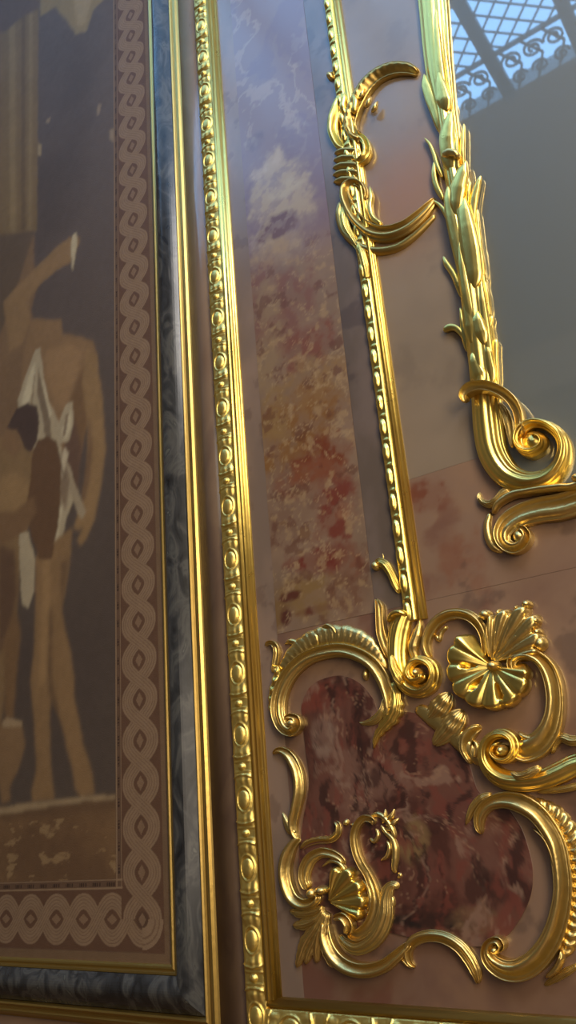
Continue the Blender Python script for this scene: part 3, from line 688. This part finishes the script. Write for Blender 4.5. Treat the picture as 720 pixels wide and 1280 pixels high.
# vertical stile
sweep('frame_stile', [(533, -60, 20, 32), (540, 0, 20, 32), (545, 60, 19, 34), (549, 96, 18, 34), (556, 136, 14, 34), (561, 170, 13, 36), (568, 214, 15, 36), (577, 262, 17, 38), (584, 310, 18, 38), (591, 360, 19, 38), (597, 410, 19, 38), (603, 460, 19, 38), (606, 500, 19, 40), (609, 535, 20, 40), (614, 563, 20, 40), (625, 584, 19, 40), (640, 597, 17, 40), (662, 603, 15, 42), (685, 597, 13, 44), (700, 581, 11, 46), (705, 560, 9, 48), (699, 543, 8, 50), (684, 532, 7, 54), (667, 530, 6, 56), (653, 538, 6, 58), (648, 551, 6, 58), (653, 562, 6, 56), (665, 566, 6, 54), (677, 560, 5, 54), (679, 552, 4, 54), (672, 547, 3, 54), (667, 550, 2, 54)], mi, 'trunk', taper=(0, 1), mt=GOLD_B)
knob('volute_eye', 668, 552, 17, 15, .030, mi, b=.018, mt=GOLD_B)
sweep('ring_leaf', [(582, 503, 4, 12), (580, 494, 6, 20), (588, 486, 7, 26), (603, 483, 7, 28), (620, 487, 7, 28), (635, 496, 7, 28), (645, 508, 7, 28), (650, 523, 6, 26), (649, 540, 5, 20), (646, 548, 3, 10)], mi, 'cc', b=.034, taper=(.7, 1))
sweep('frame_leaf', [(623, 503, 3, 8), (631, 515, 5, 14), (635, 528, 6, 16), (638, 545, 4, 12), (640, 560, 2, 8)], mi, 'leaf', b=.026)
LV = [ ([(545, 10, 1, 8), (545, 40, 4, 14), (548, 80, 5, 16), (553, 120, 5, 14), (557, 160, 3, 8)], .024), ([(553, 20, .8, 6), (556, 60, 2, 10), (560, 100, 3, 12), (565, 140, 2, 8)], .018),
 ([(574, 300, 1, 8), (577, 330, 4, 14), (582, 365, 5, 16), (588, 400, 5, 12), (593, 430, 3, 8)], .030), ([(600, 340, 1, 8), (602, 375, 4, 14), (606, 410, 5, 14), (610, 450, 5, 12), (613, 482, 3, 8)], .024), # blades along the stile: (points), base lift
 ([(565, 138, .8, 6), (561, 152, 5, 14), (558, 172, 7, 18), (560, 196, 7, 16), (565, 215, 5, 10)], .030),
 ([(548, 88, 1, 6), (550, 104, 5, 14), (554, 124, 7, 16), (557, 140, 5, 10)], .030),
 ([(580, 154, .8, 4), (578, 172, 2.5, 8), (577, 190, 3, 10), (578, 208, 3, 8)], .022),
 ([(572, 168, .8, 5), (570, 182, 2.5, 9), (570, 200, 3.5, 10), (573, 214, 3, 8)], .030),
 ([(583, 200, .8, 6), (578, 214, 5, 14), (572, 234, 7, 18), (570, 254, 6, 16), (569, 272, 3, 10)], .030),
 ([(601, 219, 1, 4), (596, 232, 3, 8), (592, 248, 4, 10), (590, 268, 4, 10), (591, 288, 3, 8)], .020),
 ([(588, 226, .8, 4), (585, 240, 2, 8), (584, 256, 2.5, 8)], .026),
 ([(581, 246, 1, 8), (580, 262, 6, 16), (583, 284, 8, 20), (587, 310, 9, 20), (591, 340, 8, 18), (592, 362, 5, 12)], .030),
 ([(597, 261, 1, 4), (596, 278, 3, 8), (597, 300, 4, 10), (600, 324, 4, 10), (604, 346, 3, 8)], .020),
 ([(560, 232, 1, 5), (560, 248, 4, 12), (564, 270, 6, 14), (570, 300, 6, 14), (576, 330, 5, 12), (580, 356, 3, 8)], .027),
 ([(530, 172, .8, 4), (537, 180, 1.6, 7), (542, 192, 2, 8), (546, 206, 2.2, 8), (553, 222, 2.5, 9)], .014),
 ([(530, 92, 1, 5), (532, 106, 4, 10), (538, 124, 5, 12), (545, 146, 4, 12), (550, 166, 3, 10)], .014),
 ([(541, 250, .8, 4), (550, 257, 2, 7), (558, 268, 3, 8), (565, 284, 3, 9), (570, 300, 3, 9)], .012),
 ([(543, 200, .8, 4), (542, 216, 2.5, 8), (545, 232, 3, 8), (554, 250, 3, 8)], .014),
 ([(554, 320, 1.5, 5), (558, 330, 3, 8), (566, 342, 3, 9), (572, 356, 3, 9), (577, 372, 3, 8)], .012),
 ([(575, 384, 1, 4), (577, 400, 2, 8), (580, 420, 3, 9), (584, 440, 3, 9)], .014),
 ([(554, 414, 2, 5), (560, 409, 3, 7), (568, 409, 3, 8), (575, 415, 3, 9), (580, 424, 3, 9)], .014),
 ([(616, 394, 2, 6), (612, 402, 3, 8), (611, 414, 3, 9), (612, 428, 3, 8)], .016),
 ([(620, 423, 2.5, 6), (618, 436, 3.5, 9), (618, 454, 4, 10), (620, 470, 3, 9), (622, 484, 2, 6)], .018),
 ([(597, 388, 1, 8), (596, 400, 6, 14), (600, 416, 7, 16), (606, 432, 5, 10)], .030),
 ([(584, 366, 1, 6), (584, 384, 5, 12), (587, 408, 6, 14), (590, 430, 4, 10)], .030),
 ([(608, 424, 1, 6), (609, 440, 4, 12), (612, 460, 5, 12), (615, 480, 4, 8)], .026),
 ([(590, 440, 1, 6), (592, 452, 5, 12), (598, 468, 7, 14), (603, 482, 5, 8)], .030),
 ([(606, 350, 1, 5), (607, 366, 3, 9), (609, 384, 3, 10), (611, 398, 2, 8)], .018),
]
for pts, bb in LV: sweep('frame_leaf', [(p[0], p[1], p[2]*(1.45 if max(q[2] for q in pts) > 4.5 else 1.3), p[3]*.68) for p in pts], mi, 'petal', b=bb, mt=GOLD_B, taper=(1, 3), under=.008)
sweep('collar', [(553, 196, 4, 10), (560, 190, 5, 14), (568, 191, 5, 14), (574, 197, 4, 10)], mi, 'round', b=.038)
# bottom rail of the mirror frame with its scroll, running right beyond the picture edge
sweep('bottom_scroll', [(820, 590, 17, 26), (770, 606, 17, 26), (725, 625, 17, 26), (700, 633, 17, 26), (675, 637, 16, 26), (652, 644, 15, 26), (635, 655, 14, 26), (628, 668, 12, 27), (632, 680, 9, 28), (643, 685, 8, 29), (654, 680, 7, 30), (659, 670, 6, 31), (654, 662, 5, 31), (647, 664, 4, 31)], mi, 'cs', taper=(0, 1), flip=True, b=.004)
knob('volute_eye', 649, 670, 9, 9, .022, mi, b=.012)
sweep('edge_leaf', [(600, 615, 2, 8), (599, 622, 3, 12), (604, 628, 4, 14), (612, 630, 5, 16), (620, 626, 5, 18), (630, 616, 6, 18), (640, 612, 5, 14)], mi, 'leaf', b=.006)
sweep('edge_leaf', [(614, 640, 3, 10), (609, 655, 5, 14), (611, 672, 6, 16), (618, 684, 6, 14), (630, 690, 3, 8)], mi, 'round')
sweep('top_ledge', [(820, 558, 5, 30), (760, 590, 5, 30), (720, 607, 5, 30), (700, 609, 5, 30), (680, 611, 5, 28), (660, 614, 5, 26), (640, 618, 5, 22), (622, 630, 4, 18), (616, 642, 3, 12)], mi, 'round', b=.012, taper=(0, 1))
knob('leaf_bud', 722, 597, 9, 6, .02, mi, b=.03)

# ------------------------------------------------------------------ bracket of scrolls that ties the rail to the mirror frame
bk_ = thing('gilt_scroll_bracket', 'pair of dull gilt C scrolls with ridged waist tying thin rail to mirror frame', 'carved scroll', (-.62, 0, 2.9))
sweep('c_scroll', [(524, 92, 5, 18), (510, 86, 8, 22), (492, 86, 9, 24), (474, 93, 9, 24), (459, 106, 9, 26), (449, 122, 9, 28), (441, 140, 9, 30), (438, 156, 9, 30), (444, 170, 8, 28), (453, 172, 6, 26)], bk_, 'cs', mt=GOLD_D, flute=(9, .05))
sweep('c_scroll', [(428, 118, 5, 18), (422, 134, 7, 24), (417, 150, 7, 26), (417, 166, 7, 24), (424, 181, 6, 20), (434, 186, 4, 14)], bk_, 'cs', mt=GOLD_B)
sweep('leaf', [(433, 112, 1, 6), (430, 122, 4, 16), (428, 134, 5, 18), (432, 146, 3, 10)], bk_, 'blade', b=.01, mt=GOLD_B)
sweep('leaf', [(440, 116, 2, 8), (444, 126, 4, 14), (441, 142, 4, 14)], bk_, 'blade', b=.02, mt=GOLD_B)
for (a, b1) in ((448, 118), (456, 128), (464, 134)):
    sweep('leaf', [(a+8, b1-8, .8, 5), (a+4, b1-1, 2.5, 9), (a, b1+6, 2, 6)], bk_, 'blade', b=.02, mt=GOLD)
sweep('curl', [(447, 168, 4, 16), (456, 176, 5, 20), (459, 188, 5, 22), (454, 198, 5, 22), (446, 202, 4, 18), (441, 194, 3, 16), (446, 187, 2, 14)], bk_, 'cs', b=.006, mt=GOLD_B)
for k, (yy, ww) in enumerate(((190, 16), (199, 17), (208, 18), (217, 18), (226, 17))):
    sweep('ridge', [(434-ww, yy+3, 3, 12), (434-ww*.3, yy-1, 4.6, 22), (436+ww*.5, yy-1, 4.6, 22), (437+ww, yy+2, 3, 12)], bk_, 'round', mt=GOLD_D)
sweep('lower_scroll', [(454, 254, 3, 18), (457, 243, 4, 22), (452, 232, 5, 24), (442, 228, 5, 26), (433, 234, 6, 28), (432, 246, 7, 30), (438, 262, 8, 30), (449, 278, 9, 30), (466, 290, 10, 30), (486, 292, 10, 28), (506, 285, 9, 26), (522, 273, 8, 24), (536, 259, 6, 20), (545, 248, 3, 12)], bk_, 'cs', mt=GOLD_D)
sweep('inner_curl', [(462, 232, 1, 6), (464, 244, 3, 12), (462, 258, 4, 14), (466, 272, 4, 14), (478, 281, 3, 10)], bk_, 'blade', b=.014, mt=GOLD_B)
sweep('outer_band', [(427, 252, 4, 16), (424, 268, 5, 20), (428, 286, 5, 20), (440, 301, 5.5, 20), (458, 311, 5.5, 20), (478, 313, 5.5, 18), (498, 308, 5, 16), (516, 296, 4.5, 14), (532, 281, 4, 12), (545, 268, 3, 9)], bk_, 'round', mt=GOLD_D)
sweep('leaf', [(428, 256, 1, 8), (429, 268, 6, 20), (432, 284, 6, 20), (440, 298, 5, 16), (449, 312, 4, 12), (454, 326, 2, 8)], bk_, 'leaf', b=.008, mt=GOLD_B)
sweep('tail_leaf', [(446, 300, 2, 8), (452, 316, 5, 14), (456, 332, 5, 14), (459, 350, 3, 9)], bk_, 'leaf', b=.012, mt=GOLD_B)

def small_hook(label, pts, name='gilt_leaf_hook', mt=None):
    p = W(pts[0][0], pts[0][1]); t = thing(name, label, 'carved leaf', (float(p[0]), 0, float(p[2])), 'small gilt leaf hooks on the thin rail')
    sweep('leaf', pts, t, 'leaf', mt=mt or GOLD); knob('leaf_tip', pts[0][0], pts[0][1], pts[0][2]+1.5, pts[0][2]+2, .016, t, b=.004)
small_hook('small dark gilt leaf knob on left edge of thin rail, above the scroll bracket', [(412, 94, 3, 12), (417, 92, 3, 14), (423, 98, 3, 12), (427, 106, 2, 8)])
small_hook('gilt leaf hook curling left off lower end of thin rail, above the arch scroll', [(469, 707, 4, 12), (474, 703, 6, 20), (482, 707, 6, 22), (489, 718, 5, 20), (494, 730, 5, 18), (500, 742, 3, 12)], mt=GOLD_B)

# ------------------------------------------------------------------ volute foot below the rail
ft = thing('gilt_volute_foot', 'gilt volute at the foot of the thin rail, flanked by flame leaves', 'carved scroll', (-.74, 0, 1.85))
sweep('collar', [(485, 778, 4, 12), (492, 768, 5, 24), (502, 766, 5, 28), (512, 771, 4, 16)], ft, 'round', b=.008, mt=GOLD_B)
sweep('body', [(505, 768, 11, 26), (499, 784, 13, 30), (496, 802, 13, 32), (496, 822, 12, 33), (500, 842, 11, 33), (509, 858, 10, 32), (523, 864, 9, 32), (537, 858, 8, 33), (543, 844, 7, 35), (539, 831, 6.5, 37), (527, 825, 6, 39), (516, 829, 6, 41), (512, 841, 5.5, 42), (518, 850, 5, 43), (528, 847, 4, 43), (529, 840, 3, 43)], ft, 'trunk', flip=True, mt=GOLD_B, taper=(0, 1))
knob('volute_eye', 521, 841, 7, 7, .030, ft, b=.016)
sweep('left_strap', [(470, 748, 2, 10), (475, 758, 5, 18), (476, 775, 5, 20), (478, 792, 6, 20), (483, 808, 6, 20), (488, 824, 4, 12)], ft, 'cc')
sweep('flame_leaf', [(522, 764, .8, 6), (525, 776, 3, 14), (521, 792, 7, 20), (516, 808, 8, 22), (519, 822, 6, 16), (527, 830, 3, 8)], ft, 'blade')
sweep('flame_leaf', [(478, 690, .8, 4), (480, 700, 1.5, 5)], ft, 'blade')
sweep('flame_leaf', [(490, 818, 2, 10), (491, 832, 5, 18), (497, 846, 6, 18), (503, 856, 3, 10)], ft, 'leaf', b=.03, mt=GOLD_B)

# ------------------------------------------------------------------ arch scroll left
a1 = thing('gilt_arch_scroll', 'arched gilt C scroll with fluted shell-like crest, left of the volute foot', 'carved scroll', (-.93, 0, 1.85))
sweep('fluted_crest', [(352, 838, 6, 10), (362, 822, 9, 14), (376, 808, 12, 16), (394, 798, 13, 17), (414, 794, 14, 18), (434, 795, 14, 18), (452, 802, 13, 17), (467, 815, 11, 16), (477, 832, 8, 12), (482, 846, 4, 8)], a1, 'round', flute=(7.5, .10), scal=(15, .14, -1), mt=GOLD)
sweep('c_scroll', [(486, 900, 4, 18), (488, 885, 6, 22), (485, 866, 8, 25), (478, 847, 9, 26), (466, 830, 9, 27), (449, 819, 9, 27), (428, 813, 9, 27), (406, 815, 9, 27), (385, 822, 9, 27), (368, 835, 9, 27), (356, 852, 9, 27), (349, 872, 9, 27), (348, 892, 9, 27), (354, 908, 8, 27), (364, 914, 7, 28), (372, 907, 6, 29), (371, 898, 5, 30), (362, 896, 4, 30), (359, 903, 3, 30)], a1, 'cs', flip=True, mt=GOLD)
knob('volute_eye', 364, 904, 6, 6, .02, a1, b=.016)
sweep('acanthus_leaf', [(489, 852, 3, 10), (494, 868, 7, 18), (494, 884, 10, 22), (488, 898, 10, 20), (478, 910, 7, 16), (470, 922, 4, 12), (467, 936, 1, 6)], a1, 'leaf', b=.006, scal=(11, .3, 0), mt=GOLD_B)
sweep('acanthus_leaf', [(480, 872, 2, 8), (478, 888, 5, 14), (468, 900, 6, 14), (455, 904, 3, 8), (448, 902, 1, 5)], a1, 'leaf', b=.002)
sweep('curl', [(332, 809, 2, 8), (336, 804, 3, 12), (343, 805, 3.5, 14), (347, 814, 4, 14), (345, 828, 4, 12), (342, 842, 3, 10)], a1, 'cc')
sweep('curl', [(341, 832, 2, 10), (347, 836, 4, 14), (345, 850, 5, 16), (341, 866, 5, 16), (340, 886, 4, 14), (345, 904, 2, 8)], a1, 'round', flute=(12, .2), mt=GOLD_B)
sweep('edge_leaf', [(356, 806, 1, 8), (363, 802, 4, 13), (372, 806, 5, 13), (374, 817, 3, 9)], a1, 'blade')
sweep('edge_leaf', [(391, 790, 1, 8), (395, 796, 4, 14), (397, 808, 3, 9)], a1, 'blade', b=.006)
sweep('edge_leaf', [(402, 785, 2, 8), (410, 782, 3, 14), (418, 788, 3, 14), (422, 798, 2, 9)], a1, 'blade', b=.006)
knob('bud', 457, 843, 4, 8, .014, a1)

# ------------------------------------------------------------------ shell scroll
sh = thing('gilt_shell_scroll', 'gilt scallop shell with leafy plume and C scrolls, right of the volute foot', 'carved shell', (-.62, 0, 1.85))
fan('plume', 613, 828, [(-100, 40), (-88, 62), (-78, 66), (-66, 76), (-56, 86), (-46, 84), (-36, 78), (-24, 72), (-12, 64), (-2, 48)], 6, .034, sh, b=.002, amp=.24, rim=.12)
fan('shell', 614, 833, [(-8, 40), (8, 50), (24, 54), (45, 56), (70, 56), (95, 55), (120, 56), (145, 57), (165, 56), (185, 56), (205, 58), (222, 58), (238, 50)], 9, .030, sh, b=.010, amp=.15, rim=.05,
    slots=[(181, .50, 7, .17), (129, .50, 7, .20), (70, .60, 7, .22)], mt=GOLD_B)
sweep('c_scroll', [(541, 823, 2, 10), (535, 816, 5, 16), (533, 802, 6, 20), (539, 786, 7, 22), (551, 773, 7, 23), (567, 767, 7, 24), (584, 769, 7, 24), (597, 778, 7, 24), (605, 792, 6, 24), (608, 808, 6, 24), (607, 822, 4, 18)], sh, 'cs', flip=True)
sweep('inner_leaf', [(544, 792, 3, 8), (549, 800, 3, 10), (552, 790, 3, 10), (560, 782, 3, 10)], sh, 'round')
sweep('right_scroll', [(656, 842, 2, 26), (648, 842, 4, 28), (641, 836, 5, 30), (641, 825, 6, 30), (650, 818, 7, 30), (663, 818, 8, 30), (676, 825, 9, 30), (686, 838, 11, 30), (692, 856, 12, 29), (694, 876, 12, 28), (692, 896, 13, 28), (685, 915, 15, 28), (672, 930, 17, 27), (656, 936, 18, 26), (645, 930, 14, 22)], sh, 'cs', b=.004, taper=(1, 1.5))
sweep('lip_leaf', [(648, 914, 2, 10), (655, 921, 4, 14), (667, 923, 4, 14), (680, 918, 3, 10)], sh, 'round', b=.012)
for (x_, y_, r_, s_) in ((606, 768, 9, 7), (658, 755, 7, 6), (670, 776, 6, 6), (675, 804, 9, 10), (646, 760, 4, 4), (624, 766, 4, 6), (672, 790, 6, 6)): knob('curled_tip', x_, y_, r_, s_, .022, sh, b=.012)
for (p0, p1, w_) in (((612, 822), (612, 776), 4), ((618, 818), (628, 772), 5), ((624, 816), (652, 764), 6), ((628, 818), (666, 782), 5), ((630, 822), (670, 800), 5)):
    mx, my = (p0[0]+p1[0])/2-2, (p0[1]+p1[1])/2-2
    sweep('plume_rib', [(p0[0], p0[1], 1.5, 8), (mx, my, w_, 16), (p1[0], p1[1], w_*.8, 14)], sh, 'blade', b=.016)
knob('shell_heart', 616, 832, 9, 7, .024, sh, b=.016)

# ------------------------------------------------------------------ husk chain
hk = thing('gilt_husk_chain', 'chain of three small gilt husks stepping down right between two volutes', 'carved husks', (-.69, 0, 1.72))
for pts in ([(564, 866, 5, 14), (557, 875, 12, 24), (548, 886, 14, 26), (540, 895, 10, 18), (533, 901, 4, 10)], [(580, 887, 5, 14), (572, 897, 13, 24), (562, 910, 15, 26), (551, 922, 11, 18), (541, 932, 4, 10)]):
    sweep('husk', pts, hk, 'leaf', flute=(14, .04))
sweep('husk', [(603, 909, 4, 14), (593, 912, 7, 22), (584, 922, 9, 24), (582, 936, 8, 22), (588, 950, 5, 16), (591, 955, 3, 10)], hk, 'cs')
sweep('husk', [(592, 924, 2, 10), (597, 934, 4, 14), (594, 948, 3, 12)], hk, 'round', b=.008)
sweep('stalk', [(520, 884, 7, 10), (542, 898, 12, 14), (565, 916, 13, 14), (584, 936, 11, 14), (604, 954, 8, 12)], hk, 'round')

# ------------------------------------------------------------------ big volute with acanthus at right
bv = thing('gilt_acanthus_volute', 'large gilt volute whose acanthus branch runs off to the right edge', 'carved scroll', (-.56, 0, 1.62))
sweep('branch', [(800, 930, 8, 22), (760, 948, 12, 28), (722, 955, 15, 30), (700, 965, 15, 32), (678, 974, 14, 33), (655, 977, 14, 34), (632, 975, 13, 34), (615, 965, 11, 34), (606, 950, 9, 35), (606, 933, 8, 36), (615, 921, 7, 38), (629, 917, 7, 40), (641, 924, 6, 42), (644, 937, 6, 43), (637, 948, 5.5, 44), (625, 949, 5, 45), (617, 941, 4.5, 46), (620, 932, 4, 46), (629, 931, 3, 46)], bv, 'trunk', mt=GOLD_B, taper=(1, 1))
knob('volute_eye', 627, 938, 8, 8, .028, bv, b=.02)
sweep('upper_leaf', [(760, 905, 3, 10), (735, 922, 6, 18), (715, 926, 7, 20), (702, 922, 6, 16), (694, 930, 4, 12), (690, 942, 3, 10)], bv, 'leaf', b=.01)
sweep('branch_leaf', [(638, 964, 2, 8), (648, 970, 5, 12), (662, 966, 6, 14), (676, 958, 4, 10)], bv, 'leaf', b=.03)
sweep('branch_leaf', [(740, 975, 2, 8), (715, 984, 5, 16), (690, 988, 4, 16), (672, 990, 2, 10)], bv, 'leaf', b=.008)

# ------------------------------------------------------------------ large lower right C
bc = thing('gilt_large_scroll', 'largest gilt C scroll, bottom right, with shell fringe on its outer back', 'carved scroll', (-.5, 0, 1.4))
sweep('fringe', [(655, 1000, 4, 8), (675, 1006, 9, 14), (694, 1018, 12, 16), (708, 1036, 13, 17), (718, 1058, 13, 18), (724, 1085, 13, 18), (725, 1115, 13, 18), (721, 1145, 13, 17), (714, 1172, 12, 16), (704, 1196, 8, 12)], bc, 'round', flute=(12, .22), scal=(12, .2, -1))
sweep('c_scroll', [(603, 1043, 3, 12), (599, 1032, 6, 16), (601, 1017, 8, 20), (612, 1005, 9, 22), (630, 1000, 11, 24), (650, 1004, 13, 26), (669, 1015, 13, 27), (684, 1032, 13, 28), (696, 1054, 13, 28), (702, 1082, 13, 28), (704, 1112, 13, 28), (700, 1142, 14, 28), (690, 1172, 15, 28), (674, 1196, 16, 28), (654, 1211, 16, 28), (634, 1213, 14, 28), (617, 1204, 11, 28), (609, 1191, 8, 28), (612, 1179, 6, 29), (622, 1175, 5, 30), (628, 1182, 4, 30), (624, 1190, 3, 30)], bc, 'cs', b=.003)
knob('volute_eye', 618, 1188, 6, 6, .018, bc, b=.014)
sweep('hook_leaf', [(582, 1033, 1, 8), (586, 1022, 4, 14), (592, 1009, 6, 16), (602, 998, 6, 16), (616, 992, 3, 10)], bc, 'leaf')
sweep('tip_leaf', [(702, 1186, 2, 10), (701, 1198, 5, 18), (694, 1212, 5, 16), (682, 1222, 3, 10)], bc, 'blade', b=.01)
sweep('tip_leaf', [(725, 1205, 3, 12), (710, 1214, 6, 16), (696, 1222, 6, 14), (680, 1232, 3, 8)], bc, 'leaf')
sweep('inner_rim', [(666, 1035, 1, 10), (680, 1048, 2.5, 14), (690, 1068, 3, 16), (695, 1095, 3, 16), (695, 1125, 3, 16), (690, 1155, 3, 14), (680, 1178, 2, 10)], bc, 'round', b=.010)

# ------------------------------------------------------------------ bottom small arch
ba = thing('gilt_small_arch', 'small low gilt arch between corner leafwork and largest bottom scroll', 'carved scroll', (-.75, 0, 1.3))
sweep('c_scroll', [(520, 1210, 2, 10), (512, 1202, 4, 14), (510, 1188, 6, 18), (518, 1176, 8, 20), (535, 1170, 8, 20), (555, 1172, 8, 20), (573, 1182, 8, 20), (586, 1197, 8, 20), (595, 1214, 7, 18), (599, 1230, 3, 12)], ba, 'cs', flip=True)

# ------------------------------------------------------------------ slim C at left
sl = thing('gilt_slim_scroll', 'slim upright gilt scroll at left, linking arch scroll and corner leafwork', 'carved scroll', (-1.1, 0, 1.5))
sweep('c_scroll', [(341, 943, 2, 12), (348, 938, 4, 16), (358, 941, 6, 18), (367, 953, 7, 20), (373, 970, 7, 20), (374, 990, 7, 20), (370, 1010, 6, 20), (366, 1028, 6, 18), (368, 1042, 5, 14), (374, 1050, 3, 10)], sl, 'cs')
sweep('side_leaf', [(353, 1014, 1, 6), (357, 1026, 4, 12), (363, 1038, 6, 14), (372, 1042, 3, 10)], sl, 'blade')

# ------------------------------------------------------------------ corner rocaille
cr = thing('gilt_corner_leafwork', 'openwork tangle of small gilt scrolls, shell and acanthus in lower left corner', 'carved leafwork', (-1.0, 0, 1.35))
sweep('left_scroll', [(376, 1046, 4, 12), (366, 1056, 6, 18), (359, 1070, 8, 22), (356, 1088, 8, 24), (359, 1108, 8, 24), (367, 1124, 8, 24), (381, 1131, 8, 24), (394, 1125, 7, 24), (396, 1115, 5, 22)], cr, 'cs')
knob('scroll_ball', 389, 1117, 7, 7, .022, cr, b=.008)
sweep('inner_scroll', [(431, 1082, 3, 12), (427, 1074, 4, 14), (416, 1068, 6, 17), (402, 1066, 7, 19), (389, 1073, 8, 20), (382, 1086, 8, 20), (381, 1100, 7, 20), (386, 1112, 6, 18)], cr, 'cs', flip=True)
sweep('upper_curl', [(418, 1026, 3, 10), (423, 1032, 4, 14), (422, 1042, 5, 14), (413, 1049, 5, 14), (398, 1050, 5, 12), (384, 1054, 5, 12), (376, 1062, 3, 10)], cr, 'cs', scal=(8, .2, 1))
sweep('s_scroll', [(468, 1032, 3, 12), (466, 1025, 4, 14), (456, 1023, 5, 16), (448, 1031, 5, 18), (444, 1045, 5, 18), (446, 1062, 5, 18), (452, 1078, 5, 18), (461, 1093, 5, 18), (468, 1110, 6, 18), (471, 1128, 7, 18), (468, 1146, 8, 18), (459, 1162, 9, 19), (446, 1169, 8, 18), (434, 1165, 4, 12)], cr, 'cc')
sweep('right_curl', [(497, 1092, 2, 8), (493, 1086, 4, 12), (494, 1074, 5, 14), (494, 1060, 5, 14), (490, 1048, 4, 12), (482, 1040, 3, 10), (476, 1030, 2, 8)], cr, 'round')
sweep('right_curl', [(476, 1076, 2, 8), (484, 1070, 3, 10), (487, 1060, 3, 10), (484, 1050, 2, 8)], cr, 'round', b=.004)
for p in ([(494, 1010, 1, 6), (489, 1020, 4, 12), (480, 1028, 3, 10)], [(500, 1022, 1, 6), (492, 1028, 4, 12), (482, 1032, 3, 10)], [(482, 1010, 1, 6), (481, 1020, 3, 12), (478, 1030, 3, 10)], [(496, 1034, 1, 6), (488, 1036, 3, 10), (480, 1036, 3, 8)]):
    sweep('petal', p, cr, 'blade', b=.002)
knob('bud', 433, 1028, 4, 5, .014, cr); knob('bud', 442, 1031, 4, 3, .012, cr)
sweep('right_band', [(499, 1112, 3, 10), (494, 1106, 5, 14), (486, 1110, 7, 18), (482, 1124, 9, 20), (481, 1142, 11, 22), (475, 1160, 12, 23), (463, 1176, 12, 23), (446, 1184, 11, 22), (432, 1178, 7, 16), (424, 1168, 3, 10)], cr, 'leaf')
sweep('hook', [(489, 1140, 2, 8), (492, 1130, 3, 12), (490, 1118, 3, 12)], cr, 'round')
fan('small_shell', 409, 1128, [(-92, 40), (-60, 52), (-35, 50), (-10, 50), (12, 50), (38, 44)], 5, .026, cr, b=.004, amp=.25, rim=.12, mt=GOLD_B)
sweep('shell_rim', [(420, 1090, 1, 8), (434, 1096, 2, 12), (446, 1110, 2, 14), (451, 1128, 2, 14), (446, 1146, 2, 10)], cr, 'round', b=.006)
knob('scroll_ball', 401, 1113, 8, 6, .024, cr, b=.012)
for p in ([(406, 1134, 3, 14), (392, 1140, 7, 18), (376, 1142, 7, 16), (362, 1138, 3, 8)],
          [(406, 1136, 3, 14), (394, 1150, 7, 20), (378, 1156, 8, 18), (366, 1156, 4, 10)],
          [(407, 1138, 3, 14), (394, 1160, 8, 20), (382, 1178, 9, 18), (374, 1200, 5, 12), (371, 1210, 2, 8)],
          [(409, 1140, 3, 14), (400, 1164, 6, 20), (396, 1186, 6, 16), (396, 1204, 3, 8)],
          [(410, 1140, 3, 14), (406, 1166, 6, 20), (408, 1190, 7, 16), (416, 1210, 3, 8)]):
    sweep('acanthus_leaf', p, cr, 'leaf', b=.003, scal=(10, .2, 0))
sweep('link_leaf', [(462, 1022, 2, 8), (472, 1018, 4, 12), (482, 1024, 4, 14), (490, 1036, 4, 14), (495, 1050, 3, 10)], cr, 'blade')
sweep('link_leaf', [(470, 1034, 2, 8), (473, 1044, 3, 12), (468, 1052, 3, 12), (462, 1046, 2, 8)], cr, 'round')
sweep('link_leaf', [(497, 1090, 2, 8), (501, 1094, 3, 10), (496, 1098, 2, 8)], cr, 'round')
sweep('inner_curl', [(402, 1084, 1, 8), (414, 1076, 3, 12), (426, 1080, 3, 14), (432, 1090, 3, 12), (430, 1098, 2, 8)], cr, 'round', b=.002)
sweep('s_leaf', [(452, 1098, 1, 8), (460, 1108, 3, 14), (463, 1124, 4, 14), (460, 1140, 3, 10)], cr, 'blade', b=.004)
sweep('acanthus_leaf', [(408, 1139, 3, 14), (396, 1170, 7, 18), (386, 1190, 7, 14), (382, 1206, 2, 8)], cr, 'leaf', b=.003, scal=(10, .2, 0))
sweep('bottom_scroll', [(417, 1148, 4, 20), (428, 1146, 6, 26), (436, 1156, 6, 26), (434, 1168, 5, 22)], cr, 'cs', b=.010)
sweep('bottom_scroll', [(407, 1152, 5, 18), (407, 1170, 8, 22), (413, 1188, 9, 24), (425, 1203, 10, 24), (443, 1212, 10, 24), (462, 1213, 10, 24), (480, 1207, 9, 23), (493, 1197, 8, 22), (503, 1188, 7, 18), (514, 1178, 4, 12)], cr, 'cs', b=.003)
sweep('small_leaf', [(516, 1211, 1, 8), (509, 1204, 4, 12), (502, 1196, 4, 12)], cr, 'blade')

for t in THINGS+SUBS: del t['_l']
